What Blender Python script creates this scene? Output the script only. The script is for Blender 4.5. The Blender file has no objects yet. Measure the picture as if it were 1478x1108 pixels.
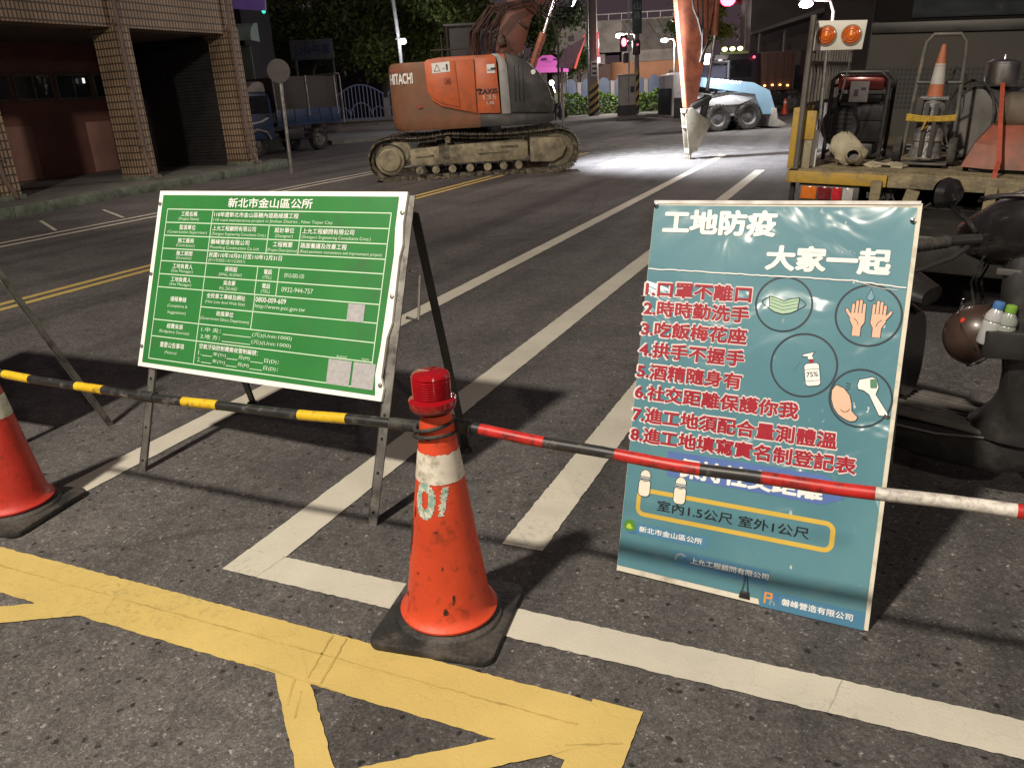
import bpy, bmesh, math, random
from mathutils import Vector as V, Matrix as MX
random.seed(7)
sc = bpy.context.scene
COL = sc.collection
R = math.radians
# ------------------------------------------------------------------ camera
PW, PH, FOC, EYE = 1478.0, 1108.0, 1140.0, 1.5
PIT, ROL, YAW = R(20.09), R(-3.3), R(24.75)      # road runs along +Y
_fh = V((-math.sin(YAW), math.cos(YAW), 0)); _rt = V((math.cos(YAW), math.sin(YAW), 0)); _up = V((0, 0, 1))
CF = _fh*math.cos(PIT) - _up*math.sin(PIT)
_u0 = _fh*math.sin(PIT) + _up*math.cos(PIT)
CR = _rt*math.cos(ROL) + _u0*math.sin(ROL)
CU = -_rt*math.sin(ROL) + _u0*math.cos(ROL)
cam = bpy.data.cameras.new('camera'); camo = bpy.data.objects.new('camera', cam); COL.objects.link(camo)
cam.sensor_width = 36.0; cam.lens = 36.0*FOC/PW; cam.clip_end = 600; cam.clip_start = 0.05
m3 = MX((CR, CU, -CF)).transposed()
camo.matrix_world = MX.Translation((0, 0, EYE)) @ m3.to_4x4()
sc.camera = camo
def ray(px, py): return CR*((px-PW/2)/FOC) - CU*((py-PH/2)/FOC) + CF
def gp(px, py, z=0.0):                         # point of height z seen at a pixel of the photograph
    d = ray(px, py); return V((0, 0, EYE)) + d*((z-EYE)/d.z)
def pl(px, py, p0, n):                         # point on a real plane
    d = ray(px, py); o = V((0, 0, EYE)); return o + d*((V(p0)-o).dot(V(n))/d.dot(V(n)))
def at(px, py, dist): return pl(px, py, V((0, 0, 0)) + _fh*dist, _fh)
# ------------------------------------------------------------------ world, lights, exposure
w = bpy.data.worlds.new("World"); sc.world = w; w.use_nodes = True
bg = w.node_tree.nodes['Background']; bg.inputs[0].default_value = (0.62, 0.42, 0.50, 1); bg.inputs[1].default_value = 0.088
sc.view_settings.view_transform = 'Standard'; sc.view_settings.look = 'None'; sc.view_settings.gamma = 1; sc.view_settings.use_curve_mapping = False
sc.view_settings.exposure = 0.0
def lamp(name, loc, tgt, power, color, size=0.12, cone=150, blend=0.6, kind='SPOT'):
    l = bpy.data.lights.new(name, kind); l.energy = power; l.color = color; l.shadow_soft_size = size
    if kind == 'SPOT': l.spot_size = R(cone); l.spot_blend = blend
    o = bpy.data.objects.new(name, l); COL.objects.link(o); o.location = loc
    if kind == 'SPOT': o.rotation_euler = (V(tgt)-V(loc)).to_track_quat('-Z', 'Y').to_euler()
    return o
WARM = (1.0, 0.885, 0.73)
lamp('unseen_street_light', (-2.86, -3.5, 8.0), (-1.6, 2.5, 0), 5000, WARM, 0.27, 150)
lamp('unseen_street_light', (4.2, -3.3, 5.0), (0.5, 2.8, 0), 620, WARM, 0.15, 130)
lamp('unseen_street_light', (-10.0, 7.5, 9.0), (-8.3, 15, 0), 3000, (1, .84, .72), 0.3, 84, .9)  # unseen fill lamp added to brighten the excavator and mid-street
lamp('unseen_street_light', (-3.0, 27.0, 10.0), (-4.5, 26, 0), 2200, (1, .86, .76), 0.3, 150)
sc.cycles.max_bounces = 5; sc.cycles.diffuse_bounces = 2; sc.cycles.glossy_bounces = 3; sc.cycles.transmission_bounces = 6; sc.cycles.transparent_max_bounces = 8
try: sc.cycles.sample_clamp_indirect = 4.0
except Exception: pass
# ------------------------------------------------------------------ materials
MATS = {}
def _nt(name):
    m = bpy.data.materials.new(name); m.use_nodes = True; nt = m.node_tree; return m, nt, nt.nodes['Principled BSDF']
def mat(name, col, rough=.6, metal=0., var=.25, scale=6., bump=.0, bscale=60., dirt=None, dscale=3., damt=.4, coat=0., spec=None):
    """painted / plastic / metal surface: tone varies by noise, optional dirt of its own colour, fine bump"""
    if name in MATS: return MATS[name]
    m, nt, b = _nt(name); N = nt.nodes.new; L = nt.links.new
    tc = N('ShaderNodeTexCoord')
    n1 = N('ShaderNodeTexNoise'); n1.inputs['Scale'].default_value = scale; n1.inputs['Detail'].default_value = 6; L(tc.outputs['Object'], n1.inputs['Vector'])
    rp = N('ShaderNodeValToRGB'); e = rp.color_ramp.elements
    e[0].position = .3; e[1].position = .7
    e[0].color = tuple(c*(1-var) for c in col)+(1,); e[1].color = tuple(min(1, c*(1+var*.6)) for c in col)+(1,)
    L(n1.outputs['Fac'], rp.inputs['Fac']); out = rp.outputs['Color']
    if dirt:
        n2 = N('ShaderNodeTexNoise'); n2.inputs['Scale'].default_value = dscale; n2.inputs['Detail'].default_value = 8; n2.inputs['Roughness'].default_value = .7
        L(tc.outputs['Object'], n2.inputs['Vector'])
        r2 = N('ShaderNodeValToRGB'); r2.color_ramp.elements[0].position = .62-damt*.45; r2.color_ramp.elements[1].position = .78-damt*.3
        L(n2.outputs['Fac'], r2.inputs['Fac'])
        mx = N('ShaderNodeMixRGB'); mx.inputs[2].default_value = tuple(dirt)+(1,); L(r2.outputs['Color'], mx.inputs[0]); L(out, mx.inputs[1]); out = mx.outputs[0]
    L(out, b.inputs['Base Color'])
    mr = N('ShaderNodeMapRange'); mr.inputs[3].default_value = max(.03, rough-.12); mr.inputs[4].default_value = min(1, rough+.14)
    L(n1.outputs['Fac'], mr.inputs[0]); L(mr.outputs[0], b.inputs['Roughness'])
    b.inputs['Metallic'].default_value = metal
    if coat: b.inputs['Coat Weight'].default_value = coat; b.inputs['Coat Roughness'].default_value = .12
    if spec is not None: b.inputs['Specular IOR Level'].default_value = spec
    if bump:
        n3 = N('ShaderNodeTexNoise'); n3.inputs['Scale'].default_value = bscale; n3.inputs['Detail'].default_value = 4; L(tc.outputs['Object'], n3.inputs['Vector'])
        bp = N('ShaderNodeBump'); bp.inputs['Strength'].default_value = bump; bp.inputs['Distance'].default_value = .02; L(n3.outputs['Fac'], bp.inputs['Height']); L(bp.outputs[0], b.inputs['Normal'])
    MATS[name] = m; return m
def glow(name, col, s):
    if name in MATS: return MATS[name]
    m, nt, b = _nt(name); b.inputs['Base Color'].default_value = tuple(c*.6 for c in col)+(1,); b.inputs['Emission Color'].default_value = tuple(col)+(1,); b.inputs['Emission Strength'].default_value = s
    MATS[name] = m; return m
def glass(name, col, rough=.1, tr=.6):
    if name in MATS: return MATS[name]
    m, nt, b = _nt(name); b.inputs['Base Color'].default_value = tuple(col)+(1,); b.inputs['Roughness'].default_value = rough; b.inputs['Transmission Weight'].default_value = tr; b.inputs['IOR'].default_value = 1.45
    MATS[name] = m; return m
def asphalt():
    m, nt, b = _nt('asphalt'); N = nt.nodes.new; L = nt.links.new
    tc = N('ShaderNodeTexCoord')
    def noise(s, d=5, r=.6):
        n = N('ShaderNodeTexNoise'); n.inputs['Scale'].default_value = s; n.inputs['Detail'].default_value = d; n.inputs['Roughness'].default_value = r; L(tc.outputs['Object'], n.inputs['Vector']); return n
    def ramp(src, *st):
        r = N('ShaderNodeValToRGB'); e = r.color_ramp.elements
        while len(e) < len(st): e.new(.5)
        for i, (p, c) in enumerate(st): e[i].position = p; e[i].color = (c if isinstance(c, tuple) else (c, c, c))+(1,)
        L(src, r.inputs['Fac']); return r
    def mix(f, a, c, mode='MIX'):
        x = N('ShaderNodeMixRGB'); x.blend_type = mode
        for i, s in ((0, f), (1, a), (2, c)):
            if hasattr(s, 'node'): L(s, x.inputs[i])
            elif i == 0: x.inputs[0].default_value = s
            else: x.inputs[i].default_value = tuple(s)+(1,)
        return x.outputs[0]
    big = ramp(noise(.35, 6, .65).outputs['Fac'], (.3, (.092, .088, .087)), (.7, (.120, .114, .112)))
    mid = ramp(noise(14, 6, .7).outputs['Fac'], (.3, .72), (.7, 1.2))
    base = mix(1, big.outputs[0], mid.outputs[0], 'MULTIPLY')
    dn = noise(55, 3); wp_ = N('ShaderNodeMixRGB'); wp_.blend_type = 'ADD'; wp_.inputs[0].default_value = .022; L(tc.outputs['Object'], wp_.inputs[1]); L(dn.outputs['Color'], wp_.inputs[2]); WV = wp_.outputs[0]
    vf = N('ShaderNodeTexVoronoi'); vf.inputs['Scale'].default_value = 230; L(WV, vf.inputs['Vector']); sf = N('ShaderNodeSeparateColor'); L(vf.outputs['Color'], sf.inputs[0])
    fin = ramp(sf.outputs[0], (0, .55), (.5, 1.0), (.9, 1.25), (.975, 1.6), (1, 3.0)); base = mix(.85, base, fin.outputs[0], 'MULTIPLY')
    vo = N('ShaderNodeTexVoronoi'); vo.inputs['Scale'].default_value = 95; L(WV, vo.inputs['Vector'])
    sp = N('ShaderNodeSeparateColor'); L(vo.outputs['Color'], sp.inputs[0])
    chip = ramp(sp.outputs[0], (0, .74), (.6, 1.0), (.95, 1.15), (.99, 1.5), (1, 2.6))
    base = mix(.9, base, chip.outputs[0], 'MULTIPLY')
    vd = N('ShaderNodeTexVoronoi'); vd.inputs['Scale'].default_value = 36; vd.inputs['Randomness'].default_value = 1; L(WV, vd.inputs['Vector'])
    sd = N('ShaderNodeSeparateColor'); L(vd.outputs['Color'], sd.inputs[0])
    pick = ramp(sd.outputs[1], (.88, 0.), (.90, 1.)); rad = ramp(vd.outputs['Distance'], (.22, 1.), (.36, 0.))
    hole = mix(1, pick.outputs[0], rad.outputs[0], 'MULTIPLY')
    base = mix(hole, base, (.026, .023, .021))
    vl = N('ShaderNodeTexVoronoi'); vl.inputs['Scale'].default_value = 48; L(WV, vl.inputs['Vector'])
    sl = N('ShaderNodeSeparateColor'); L(vl.outputs['Color'], sl.inputs[0])
    pk = ramp(sl.outputs[2], (.982, 0.), (.99, 1.)); rl = ramp(vl.outputs['Distance'], (.14, 1.), (.26, 0.))
    base = mix(mix(1, pk.outputs[0], rl.outputs[0], 'MULTIPLY'), base, (.34, .33, .31))
    # long tyre / oil stains running with the road
    mp = N('ShaderNodeMapping'); mp.inputs['Scale'].default_value = (1.6, .10, 1); mp.inputs['Rotation'].default_value = (0, 0, .25); L(tc.outputs['Object'], mp.inputs['Vector'])
    ns = N('ShaderNodeTexNoise'); ns.inputs['Scale'].default_value = 1.1; ns.inputs['Detail'].default_value = 6; L(mp.outputs[0], ns.inputs['Vector'])
    st = ramp(ns.outputs['Fac'], (.38, .60), (.5, 1.0), (.72, 1.16)); base = mix(.8, base, st.outputs[0], 'MULTIPLY')
    pt = ramp(noise(1.7, 5, .6).outputs['Fac'], (.40, .80), (.52, 1.0), (.66, 1.10)); base = mix(.85, base, pt.outputs[0], 'MULTIPLY')
    oil = ramp(noise(.85, 3, .5).outputs['Fac'], (.66, 1.0), (.76, .62)); base = mix(.8, base, oil.outputs[0], 'MULTIPLY')
    # thin tar cracks
    vc = N('ShaderNodeTexVoronoi'); vc.feature = 'DISTANCE_TO_EDGE'; vc.inputs['Scale'].default_value = .22
    wv = noise(1.3, 4); ad = N('ShaderNodeMixRGB'); ad.inputs[0].default_value = .22; L(tc.outputs['Object'], ad.inputs[1]); L(wv.outputs['Color'], ad.inputs[2]); L(ad.outputs[0], vc.inputs['Vector'])
    ck = ramp(vc.outputs['Distance'], (.001, .6), (.003, 1.)); base = mix(.7, base, ck.outputs[0], 'MULTIPLY')
    L(base, b.inputs['Base Color']); b.inputs['Roughness'].default_value = .82; b.inputs['Specular IOR Level'].default_value = .35
    h = mix(.5, chip.outputs[0], noise(220, 3).outputs['Color']); h2 = mix(hole, h, (0, 0, 0))
    bp = N('ShaderNodeBump'); bp.inputs['Strength'].default_value = .55; bp.inputs['Distance'].default_value = .006; L(h2, bp.inputs['Height']); L(bp.outputs[0], b.inputs['Normal'])
    MATS['asphalt'] = m; return m
def roadpaint(name, col, worn):
    m, nt, b = _nt(name); N = nt.nodes.new; L = nt.links.new
    tc = N('ShaderNodeTexCoord')
    def nz(s, d=6, r=.6):
        n = N('ShaderNodeTexNoise'); n.inputs['Scale'].default_value = s; n.inputs['Detail'].default_value = d; n.inputs['Roughness'].default_value = r; L(tc.outputs['Object'], n.inputs['Vector']); return n
    def rmp(s, a, c0, p, c1):
        r = N('ShaderNodeValToRGB'); e = r.color_ramp.elements; e[0].position = a; e[1].position = p; e[0].color = tuple(c0)+(1,); e[1].color = tuple(c1)+(1,); L(s, r.inputs['Fac']); return r
    def mx(f, a, c):
        x = N('ShaderNodeMixRGB'); L(f, x.inputs[0]); L(a, x.inputs[1]); x.inputs[2].default_value = tuple(c)+(1,); return x.outputs[0]
    base = rmp(nz(2.5).outputs['Fac'], .3, [c*.8 for c in col], .7, col).outputs[0]
    fine = rmp(nz(60, 6, .8).outputs['Fac'], .60, (0, 0, 0), .76, (.45, .45, .45)); base = mx(fine.outputs[0], base, [c*.55 for c in col])
    # scuffed to the tar: only where a broad patch mask allows
    pm = rmp(nz(1.1, 3).outputs['Fac'], .5, (0, 0, 0), .68, (worn, worn, worn)); sc2 = rmp(nz(38, 8, .8).outputs['Fac'], .52, (0, 0, 0), .6, (1, 1, 1))
    mm = N('ShaderNodeMixRGB'); mm.blend_type = 'MULTIPLY'; mm.inputs[0].default_value = 1; L(pm.outputs[0], mm.inputs[1]); L(sc2.outputs[0], mm.inputs[2])
    base = mx(mm.outputs[0], base, (.09, .08, .07))
    sp = rmp(nz(150, 2, .5).outputs['Fac'], .72, (0, 0, 0), .76, (.8, .8, .8)); base = mx(sp.outputs[0], base, (.12, .1, .08))
    vc = N('ShaderNodeTexVoronoi'); vc.feature = 'DISTANCE_TO_EDGE'; vc.inputs['Scale'].default_value = 2.6
    ad = N('ShaderNodeMixRGB'); ad.inputs[0].default_value = .12; L(tc.outputs['Object'], ad.inputs[1]); L(nz(6).outputs['Color'], ad.inputs[2]); L(ad.outputs[0], vc.inputs['Vector'])
    ck = rmp(vc.outputs['Distance'], .001, (.22, .22, .22), .004, (0, 0, 0)); base = mx(ck.outputs[0], base, [c*.45 for c in col])
    L(base, b.inputs['Base Color']); b.inputs['Roughness'].default_value = .7
    bp = N('ShaderNodeBump'); bp.inputs['Strength'].default_value = .4; bp.inputs['Distance'].default_value = .004; L(nz(120, 4).outputs['Fac'], bp.inputs['Height']); L(bp.outputs[0], b.inputs['Normal'])
    MATS[name] = m; return m
def tile(name, c1, c2, cm, sx, sy):
    """glazed wall tiles; pattern follows generated wall axes so it works on every vertical face"""
    m, nt, b = _nt(name); N = nt.nodes.new; L = nt.links.new
    tc = N('ShaderNodeTexCoord'); se = N('ShaderNodeSeparateXYZ'); L(tc.outputs['Object'], se.inputs[0])
    a = N('ShaderNodeMath'); a.operation = 'ADD'; L(se.outputs['X'], a.inputs[0]); L(se.outputs['Y'], a.inputs[1])
    cb = N('ShaderNodeCombineXYZ'); L(a.outputs[0], cb.inputs[0]); L(se.outputs['Z'], cb.inputs[1])
    br = N('ShaderNodeTexBrick'); br.offset = 0; br.inputs['Scale'].default_value = 1; br.inputs['Brick Width'].default_value = sx; br.inputs['Row Height'].default_value = sy; br.inputs['Mortar Size'].default_value = .016
    br.inputs['Color1'].default_value = c1+(1,); br.inputs['Color2'].default_value = c2+(1,); br.inputs['Mortar'].default_value = cm+(1,); L(cb.outputs[0], br.inputs['Vector'])
    nz = N('ShaderNodeTexNoise'); nz.inputs['Scale'].default_value = 1.2; nz.inputs['Detail'].default_value = 6; L(tc.outputs['Object'], nz.inputs['Vector'])
    rp = N('ShaderNodeValToRGB'); rp.color_ramp.elements[0].position = .3; rp.color_ramp.elements[0].color = (.6, .6, .6, 1); rp.color_ramp.elements[1].position = .7; L(nz.outputs['Fac'], rp.inputs['Fac'])
    mx = N('ShaderNodeMixRGB'); mx.blend_type = 'MULTIPLY'; mx.inputs[0].default_value = 1; L(br.outputs['Color'], mx.inputs[1]); L(rp.outputs[0], mx.inputs[2]); L(mx.outputs[0], b.inputs['Base Color'])
    b.inputs['Roughness'].default_value = .45
    bp = N('ShaderNodeBump'); bp.invert = True; bp.inputs['Strength'].default_value = .8; bp.inputs['Distance'].default_value = .01; L(br.outputs['Fac'], bp.inputs['Height']); L(bp.outputs[0], b.inputs['Normal'])
    MATS[name] = m; return m
def leafmat(name, c):
    m, nt, b = _nt(name); N = nt.nodes.new; L = nt.links.new
    g = N('ShaderNodeNewGeometry'); rp = N('ShaderNodeValToRGB'); e = rp.color_ramp.elements
    e[0].color = tuple(x*.55 for x in c)+(1,); e[1].color = tuple(x*1.5 for x in c)+(1,); L(g.outputs['Random Per Island'], rp.inputs['Fac']); L(rp.outputs[0], b.inputs['Base Color'])
    b.inputs['Roughness'].default_value = .5; MATS[name] = m; return m
# ------------------------------------------------------------------ mesh builder
class MB:
    def __init__(s): s.v = []; s.f = []; s.m = []; s.k = 0; s.T = None
    def add(s, vs, fs, M=None):
        n = len(s.v)
        for p in vs:
            p = V(p)
            if M is not None: p = M @ p
            if s.T is not None: p = s.T @ p
            s.v.append(p)
        for f in fs: s.f.append([i+n for i in f]); s.m.append(s.k)
        return s
    def bmadd(s, bm, M=None):
        bm.verts.ensure_lookup_table(); s.add([v.co.copy() for v in bm.verts], [[v.index for v in f.verts] for f in bm.faces], M); bm.free(); return s
    def box(s, c, d, bev=0., rot=None, seg=2):
        """box by centre and full size"""
        bm = bmesh.new(); bmesh.ops.create_cube(bm, size=1)
        for v in bm.verts: v.co = V((v.co.x*d[0], v.co.y*d[1], v.co.z*d[2]))
        if bev: bmesh.ops.bevel(bm, geom=list(bm.edges), offset=min(bev, min(d)*.45), segments=seg, affect='EDGES', profile=.5)
        bm.verts.index_update(); M = MX.Translation(c)
        if rot is not None: M = M @ (rot.to_4x4() if isinstance(rot, MX) else MX.Rotation(rot, 4, 'Z'))
        return s.bmadd(bm, M)
    def ring(s, rings, cap=True, closed=True):
        n = len(rings[0]); vs = [p for r in rings for p in r]; fs = []
        for i in range(len(rings)-1):
            for j in range(n if closed else n-1):
                a = i*n+j; b = i*n+(j+1) % n; fs.append((a, b, b+n, a+n))
        if cap: fs.append(tuple(range(n))[::-1]); fs.append(tuple((len(rings)-1)*n+j for j in range(n)))
        return s.add(vs, fs)
    def tube(s, pts, r, n=10, cap=True):
        pts = [V(p) for p in pts]; rs = r if isinstance(r, (list, tuple)) else [r]*len(pts); rings = []; pn = None
        for i, p in enumerate(pts):
            t = (pts[min(i+1, len(pts)-1)] - pts[max(i-1, 0)]).normalized()
            if pn is None:
                a = V((0, 0, 1)) if abs(t.z) < .9 else V((1, 0, 0)); u = t.cross(a).normalized()
            else: u = (pn - t*pn.dot(t)).normalized()
            pn = u; w_ = t.cross(u)
            rings.append([p + (u*math.cos(2*math.pi*k/n) + w_*math.sin(2*math.pi*k/n))*rs[i] for k in range(n)])
        return s.ring(rings, cap)
    def lathe(s, prof, n=32, M=None, cap=False):
        rings = [[V((r*math.cos(2*math.pi*k/n), r*math.sin(2*math.pi*k/n), z)) for k in range(n)] for r, z in prof]
        if M is not None: rings = [[M @ p for p in r] for r in rings]
        return s.ring(rings, cap)
    def prism(s, outline, h, M=None, bev=0.):
        """outline in local xy extruded 0..h along z, M places it"""
        bm = bmesh.new(); vs = [bm.verts.new((x, y, 0)) for x, y in outline]; f = bm.faces.new(vs)
        r = bmesh.ops.extrude_face_region(bm, geom=[f])
        for e in r['geom']:
            if isinstance(e, bmesh.types.BMVert): e.co.z += h
        bmesh.ops.recalc_face_normals(bm, faces=bm.faces)
        if bev: bmesh.ops.bevel(bm, geom=[e for e in bm.edges if e.calc_face_angle(0) > .5], offset=bev, segments=2, affect='EDGES', profile=.5)
        bm.verts.index_update(); return s.bmadd(bm, M)
    def sphere(s, c, r, n=14, sc_=(1, 1, 1)):
        rings = []
        for i in range(1, n):
            a = math.pi*i/n; rings.append([V((c[0]+r*sc_[0]*math.sin(a)*math.cos(2*math.pi*k/(2*n)), c[1]+r*sc_[1]*math.sin(a)*math.sin(2*math.pi*k/(2*n)), c[2]-r*sc_[2]*math.cos(a))) for k in range(2*n)])
        return s.ring(rings, True)
    def loft(s, secs, n=16, p=2.6, axis='x'):
        """secs: (centre, half width, half height); superellipse sections across the axis"""
        rings = []
        for c, a, b in secs:
            r = []
            for k in range(n):
                t = 2*math.pi*k/n; cs, sn = math.cos(t), math.sin(t)
                u = a*math.copysign(abs(cs)**(2/p), cs); v = b*math.copysign(abs(sn)**(2/p), sn)
                r.append(V(c) + (V((0, u, v)) if axis == 'x' else V((u, 0, v)) if axis == 'y' else V((u, v, 0))))
            rings.append(r)
        return s.ring(rings, True)
    def poly(s, pts, z=0., M=None): return s.add([(x, y, z) for x, y in pts], [list(range(len(pts)))], M)
    def disc(s, x, y, r, z=0., n=28, ry=None, M=None): return s.poly([(x+r*math.cos(2*math.pi*k/n), y+(ry or r)*math.sin(2*math.pi*k/n)) for k in range(n)], z, M)
    def line(s, pts, w_, z=0., closed=False, M=None):
        n = len(pts); P = [V((x, y)) for x, y in pts]; L_, R_ = [], []
        for i in range(n):
            a = P[(i-1) % n] if (closed or i > 0) else P[i]; c = P[(i+1) % n] if (closed or i < n-1) else P[i]
            t1 = (P[i]-a).normalized() if (P[i]-a).length > 1e-9 else (c-P[i]).normalized(); t2 = (c-P[i]).normalized() if (c-P[i]).length > 1e-9 else t1
            t = (t1+t2).normalized(); nn = V((-t.y, t.x)); k = 1/max(.35, nn.dot(V((-t1.y, t1.x))))
            L_.append(P[i]+nn*w_/2*k); R_.append(P[i]-nn*w_/2*k)
        vs = [(p.x, p.y, z) for p in L_]+[(p.x, p.y, z) for p in R_]; fs = []
        for i in range(n if closed else n-1): j = (i+1) % n; fs.append((i+n, j+n, j, i))
        return s.add(vs, fs, M)
    def text(s, body, x0, y0, w_, h_, z=0., off=0., M=None, fn=None, shear=0.):
        """lettering with Blender's own font, fitted into a box"""
        vs, fs = glyphs(body, 0.); r_ = off*.8; xs = [p[0] for p in vs]; ys = [p[1] for p in vs]
        ax, ay = min(xs), min(ys); kx = w_/(max(xs)-ax); ky = h_/(max(ys)-ay)
        n = 12 if off >= .04 else 8 if off >= .02 else 4 if off >= .007 else 1     # heavier strokes: copies spread round a small circle
        for i in range(n):
            dx, dy = (r_*math.cos(2*math.pi*i/n+.4), r_*math.sin(2*math.pi*i/n+.4)) if n > 1 else (0, 0)
            q = [(x0+(p[0]+dx-ax)*kx + shear*(p[1]-ay)*ky, y0+(p[1]+dy-ay)*ky, z+i*4e-5) for p in vs]
            if fn: q = [fn(p) for p in q]
            s.add(q, fs, M)
        return s
    def build(s, name, mats, parent=None, smooth=True, ang=32, fix=True):
        me = bpy.data.meshes.new(name); me.from_pydata([tuple(p) for p in s.v], [], s.f)
        if not isinstance(mats, (list, tuple)): mats = [mats]
        for m in mats: me.materials.append(m)
        me.polygons.foreach_set('material_index', s.m)
        if fix:
            bm = bmesh.new(); bm.from_mesh(me); bmesh.ops.recalc_face_normals(bm, faces=bm.faces); bm.to_mesh(me); bm.free()
        me.update()
        if smooth:
            me.polygons.foreach_set('use_smooth', [True]*len(me.polygons)); me.set_sharp_from_angle(angle=R(ang))
        o = bpy.data.objects.new(name, me); COL.objects.link(o)
        if parent is not None: o.parent = parent
        return o
_G = {}
def glyphs(body, off):
    k = (body, off)
    if k in _G: return _G[k]
    c = bpy.data.curves.new('t', 'FONT'); c.body = body; c.resolution_u = 3; c.offset = off
    o = bpy.data.objects.new('t', c); COL.objects.link(o); dg = bpy.context.evaluated_depsgraph_get(); dg.update()
    me = bpy.data.meshes.new_from_object(o.evaluated_get(dg)); r = ([tuple(v.co) for v in me.vertices], [list(p.vertices) for p in me.polygons])
    bpy.data.objects.remove(o); bpy.data.curves.remove(c); bpy.data.meshes.remove(me); _G[k] = r; return r
def tag(o, label, cat, group=None):
    o['label'] = label; o['category'] = cat
    if group: o['group'] = group
    return o
def thing(name, label, cat, loc=(0, 0, 0), rz=0., group=None, rot=None):
    o = bpy.data.objects.new(name, None); COL.objects.link(o); o.location = loc; o.rotation_euler = rot if rot else (0, 0, rz); o.empty_display_size = .1
    return tag(o, label, cat, group)
def struct(o, kind='structure'): o['kind'] = kind; return o
def dup(root, loc, rz, label=None, group=None, scale=None):
    r = root.copy(); COL.objects.link(r); r.location = loc; r.rotation_euler = (0, 0, rz)
    if scale: r.scale = (scale,)*3
    if label: r['label'] = label
    if group: r['group'] = group
    for ch in list(root.children):
        c = ch.copy(); COL.objects.link(c); c.parent = r
        for g in list(ch.children):
            d = g.copy(); COL.objects.link(d); d.parent = c
    return r
XZ = MX.Rotation(R(90), 4, 'X')                 # local xy outline -> xz plane, extrudes to -y
def arc(cx, cy, r, a0, a1, n=10): return [(cx+r*math.cos(R(a0+(a1-a0)*i/n)), cy+r*math.sin(R(a0+(a1-a0)*i/n))) for i in range(n+1)]
def rrect(x0, y0, x1, y1, r, n=5): return arc(x1-r, y1-r, r, 0, 90, n)+arc(x0+r, y1-r, r, 90, 180, n)+arc(x0+r, y0+r, r, 180, 270, n)+arc(x1-r, y0+r, r, 270, 360, n)
RND = random.uniform
# ------------------------------------------------------------------ shared materials
ASPH = asphalt()
WPAINT = roadpaint('white_road_paint', (.60, .575, .49), .45)
YPAINT = roadpaint('yellow_road_paint', (.62, .47, .155), .30)
ALU = mat('weathered_steel', (.36, .35, .33), .42, .75, .3, 9, dirt=(.12, .11, .1), dscale=14, damt=.3)
DARKST = mat('dark_steel', (.05, .048, .045), .5, .5, .3)
CHROME = mat('chrome', (.75, .75, .75), .12, 1., .1)
BLACK = mat('black_rubber', (.018, .018, .018), .65, 0, .4, 12, .25, 90, dirt=(.10, .09, .08), dscale=5, damt=.35)
BLACKP = mat('black_gloss_plastic', (.012, .0115, .012), .25, 0, .3, 5, .015, 20, dirt=(.035, .032, .03), dscale=7, damt=.2, coat=.6)
BLACKM = mat('black_matt_plastic', (.024, .023, .023), .42, 0, .3, 15, .08, 200, dirt=(.06, .056, .05), dscale=6, damt=.22)
CONEO = mat('cone_orange', (.66, .070, .024), .5, 0, .22, 4, .08, 60, dirt=(.20, .035, .015), dscale=20, damt=.18)
CONER = mat('cone_red', (.48, .030, .018), .5, 0, .2, 5, .08, 60, dirt=(.06, .02, .015), dscale=22, damt=.15)
CONEW = mat('dirty_reflective_band', (.68, .64, .56), .55, 0, .2, 10, dirt=(.2, .16, .11), dscale=18, damt=.32)
YBAND = mat('yellow_tape', (.72, .47, .02), .42, 0, .15, 10, dirt=(.12, .09, .03), dscale=30, damt=.2)
RBAND = mat('red_tape', (.50, .022, .018), .4, 0, .2, 10, dirt=(.03, .02, .02), dscale=30, damt=.3)
WBAND = mat('worn_white_tape', (.66, .63, .58), .5, 0, .2, 10, dirt=(.1, .08, .07), dscale=16, damt=.42)
KBAND = mat('black_tape', (.02, .02, .021), .42, 0, .4, 8, dirt=(.16, .15, .14), dscale=20, damt=.18)
CREAM = mat('muddy_cream_paint', (.34, .30, .20), .75, 0, .3, 5, .2, 30, dirt=(.12, .1, .07), dscale=4, damt=.45)
TRACK = mat('muddy_track_steel', (.10, .088, .07), .75, .25, .5, 9, .4, 40, dirt=(.25, .22, .15), dscale=9, damt=.35)
ORANGE = mat('excavator_orange', (.60, .135, .045), .42, 0, .14, 2.5, dirt=(.30, .10, .05), dscale=2.4, damt=.35)
MUDOR = mat('muddy_orange', (.24, .10, .05), .65, 0, .25, 3, .15, 20, dirt=(.16, .085, .05), dscale=2, damt=.55)
DGREY = mat('dark_grey_cover', (.040, .041, .040), .5, 0, .2, 4, dirt=(.09, .08, .07), dscale=3, damt=.3)
SILV = mat('silver_paint', (.36, .36, .35), .45, .2, .15)
WHITEP = mat('white_paint', (.80, .80, .78), .5, 0, .06)
INK = mat('black_ink', (.012, .012, .014), .5)
DUST = mat('dusty_chequer_plate', (.27, .225, .135), .8, .05, .3, 7, .6, 45, dirt=(.13, .11, .08), dscale=6, damt=.4)
TYEL = mat('worn_yellow_paint', (.50, .31, .035), .6, 0, .25, 6, dirt=(.2, .15, .07), dscale=6, damt=.4)
CONC = mat('concrete', (.26, .25, .235), .85, 0, .3, 2, .3, 40, dirt=(.12, .115, .11), dscale=2, damt=.3)
DARKW = mat('dark_wall', (.06, .045, .045), .8, 0, .3, 1.)
BARK = mat('bark', (.07, .055, .04), .9, 0, .4, 8, .5, 20)
TYRE = mat('tyre_rubber', (.022, .021, .02), .8, 0, .4, 10, .3, 60, dirt=(.11, .1, .085), dscale=6, damt=.35)
RIM = mat('grey_rim', (.16, .155, .15), .5, .4, .3)
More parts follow.
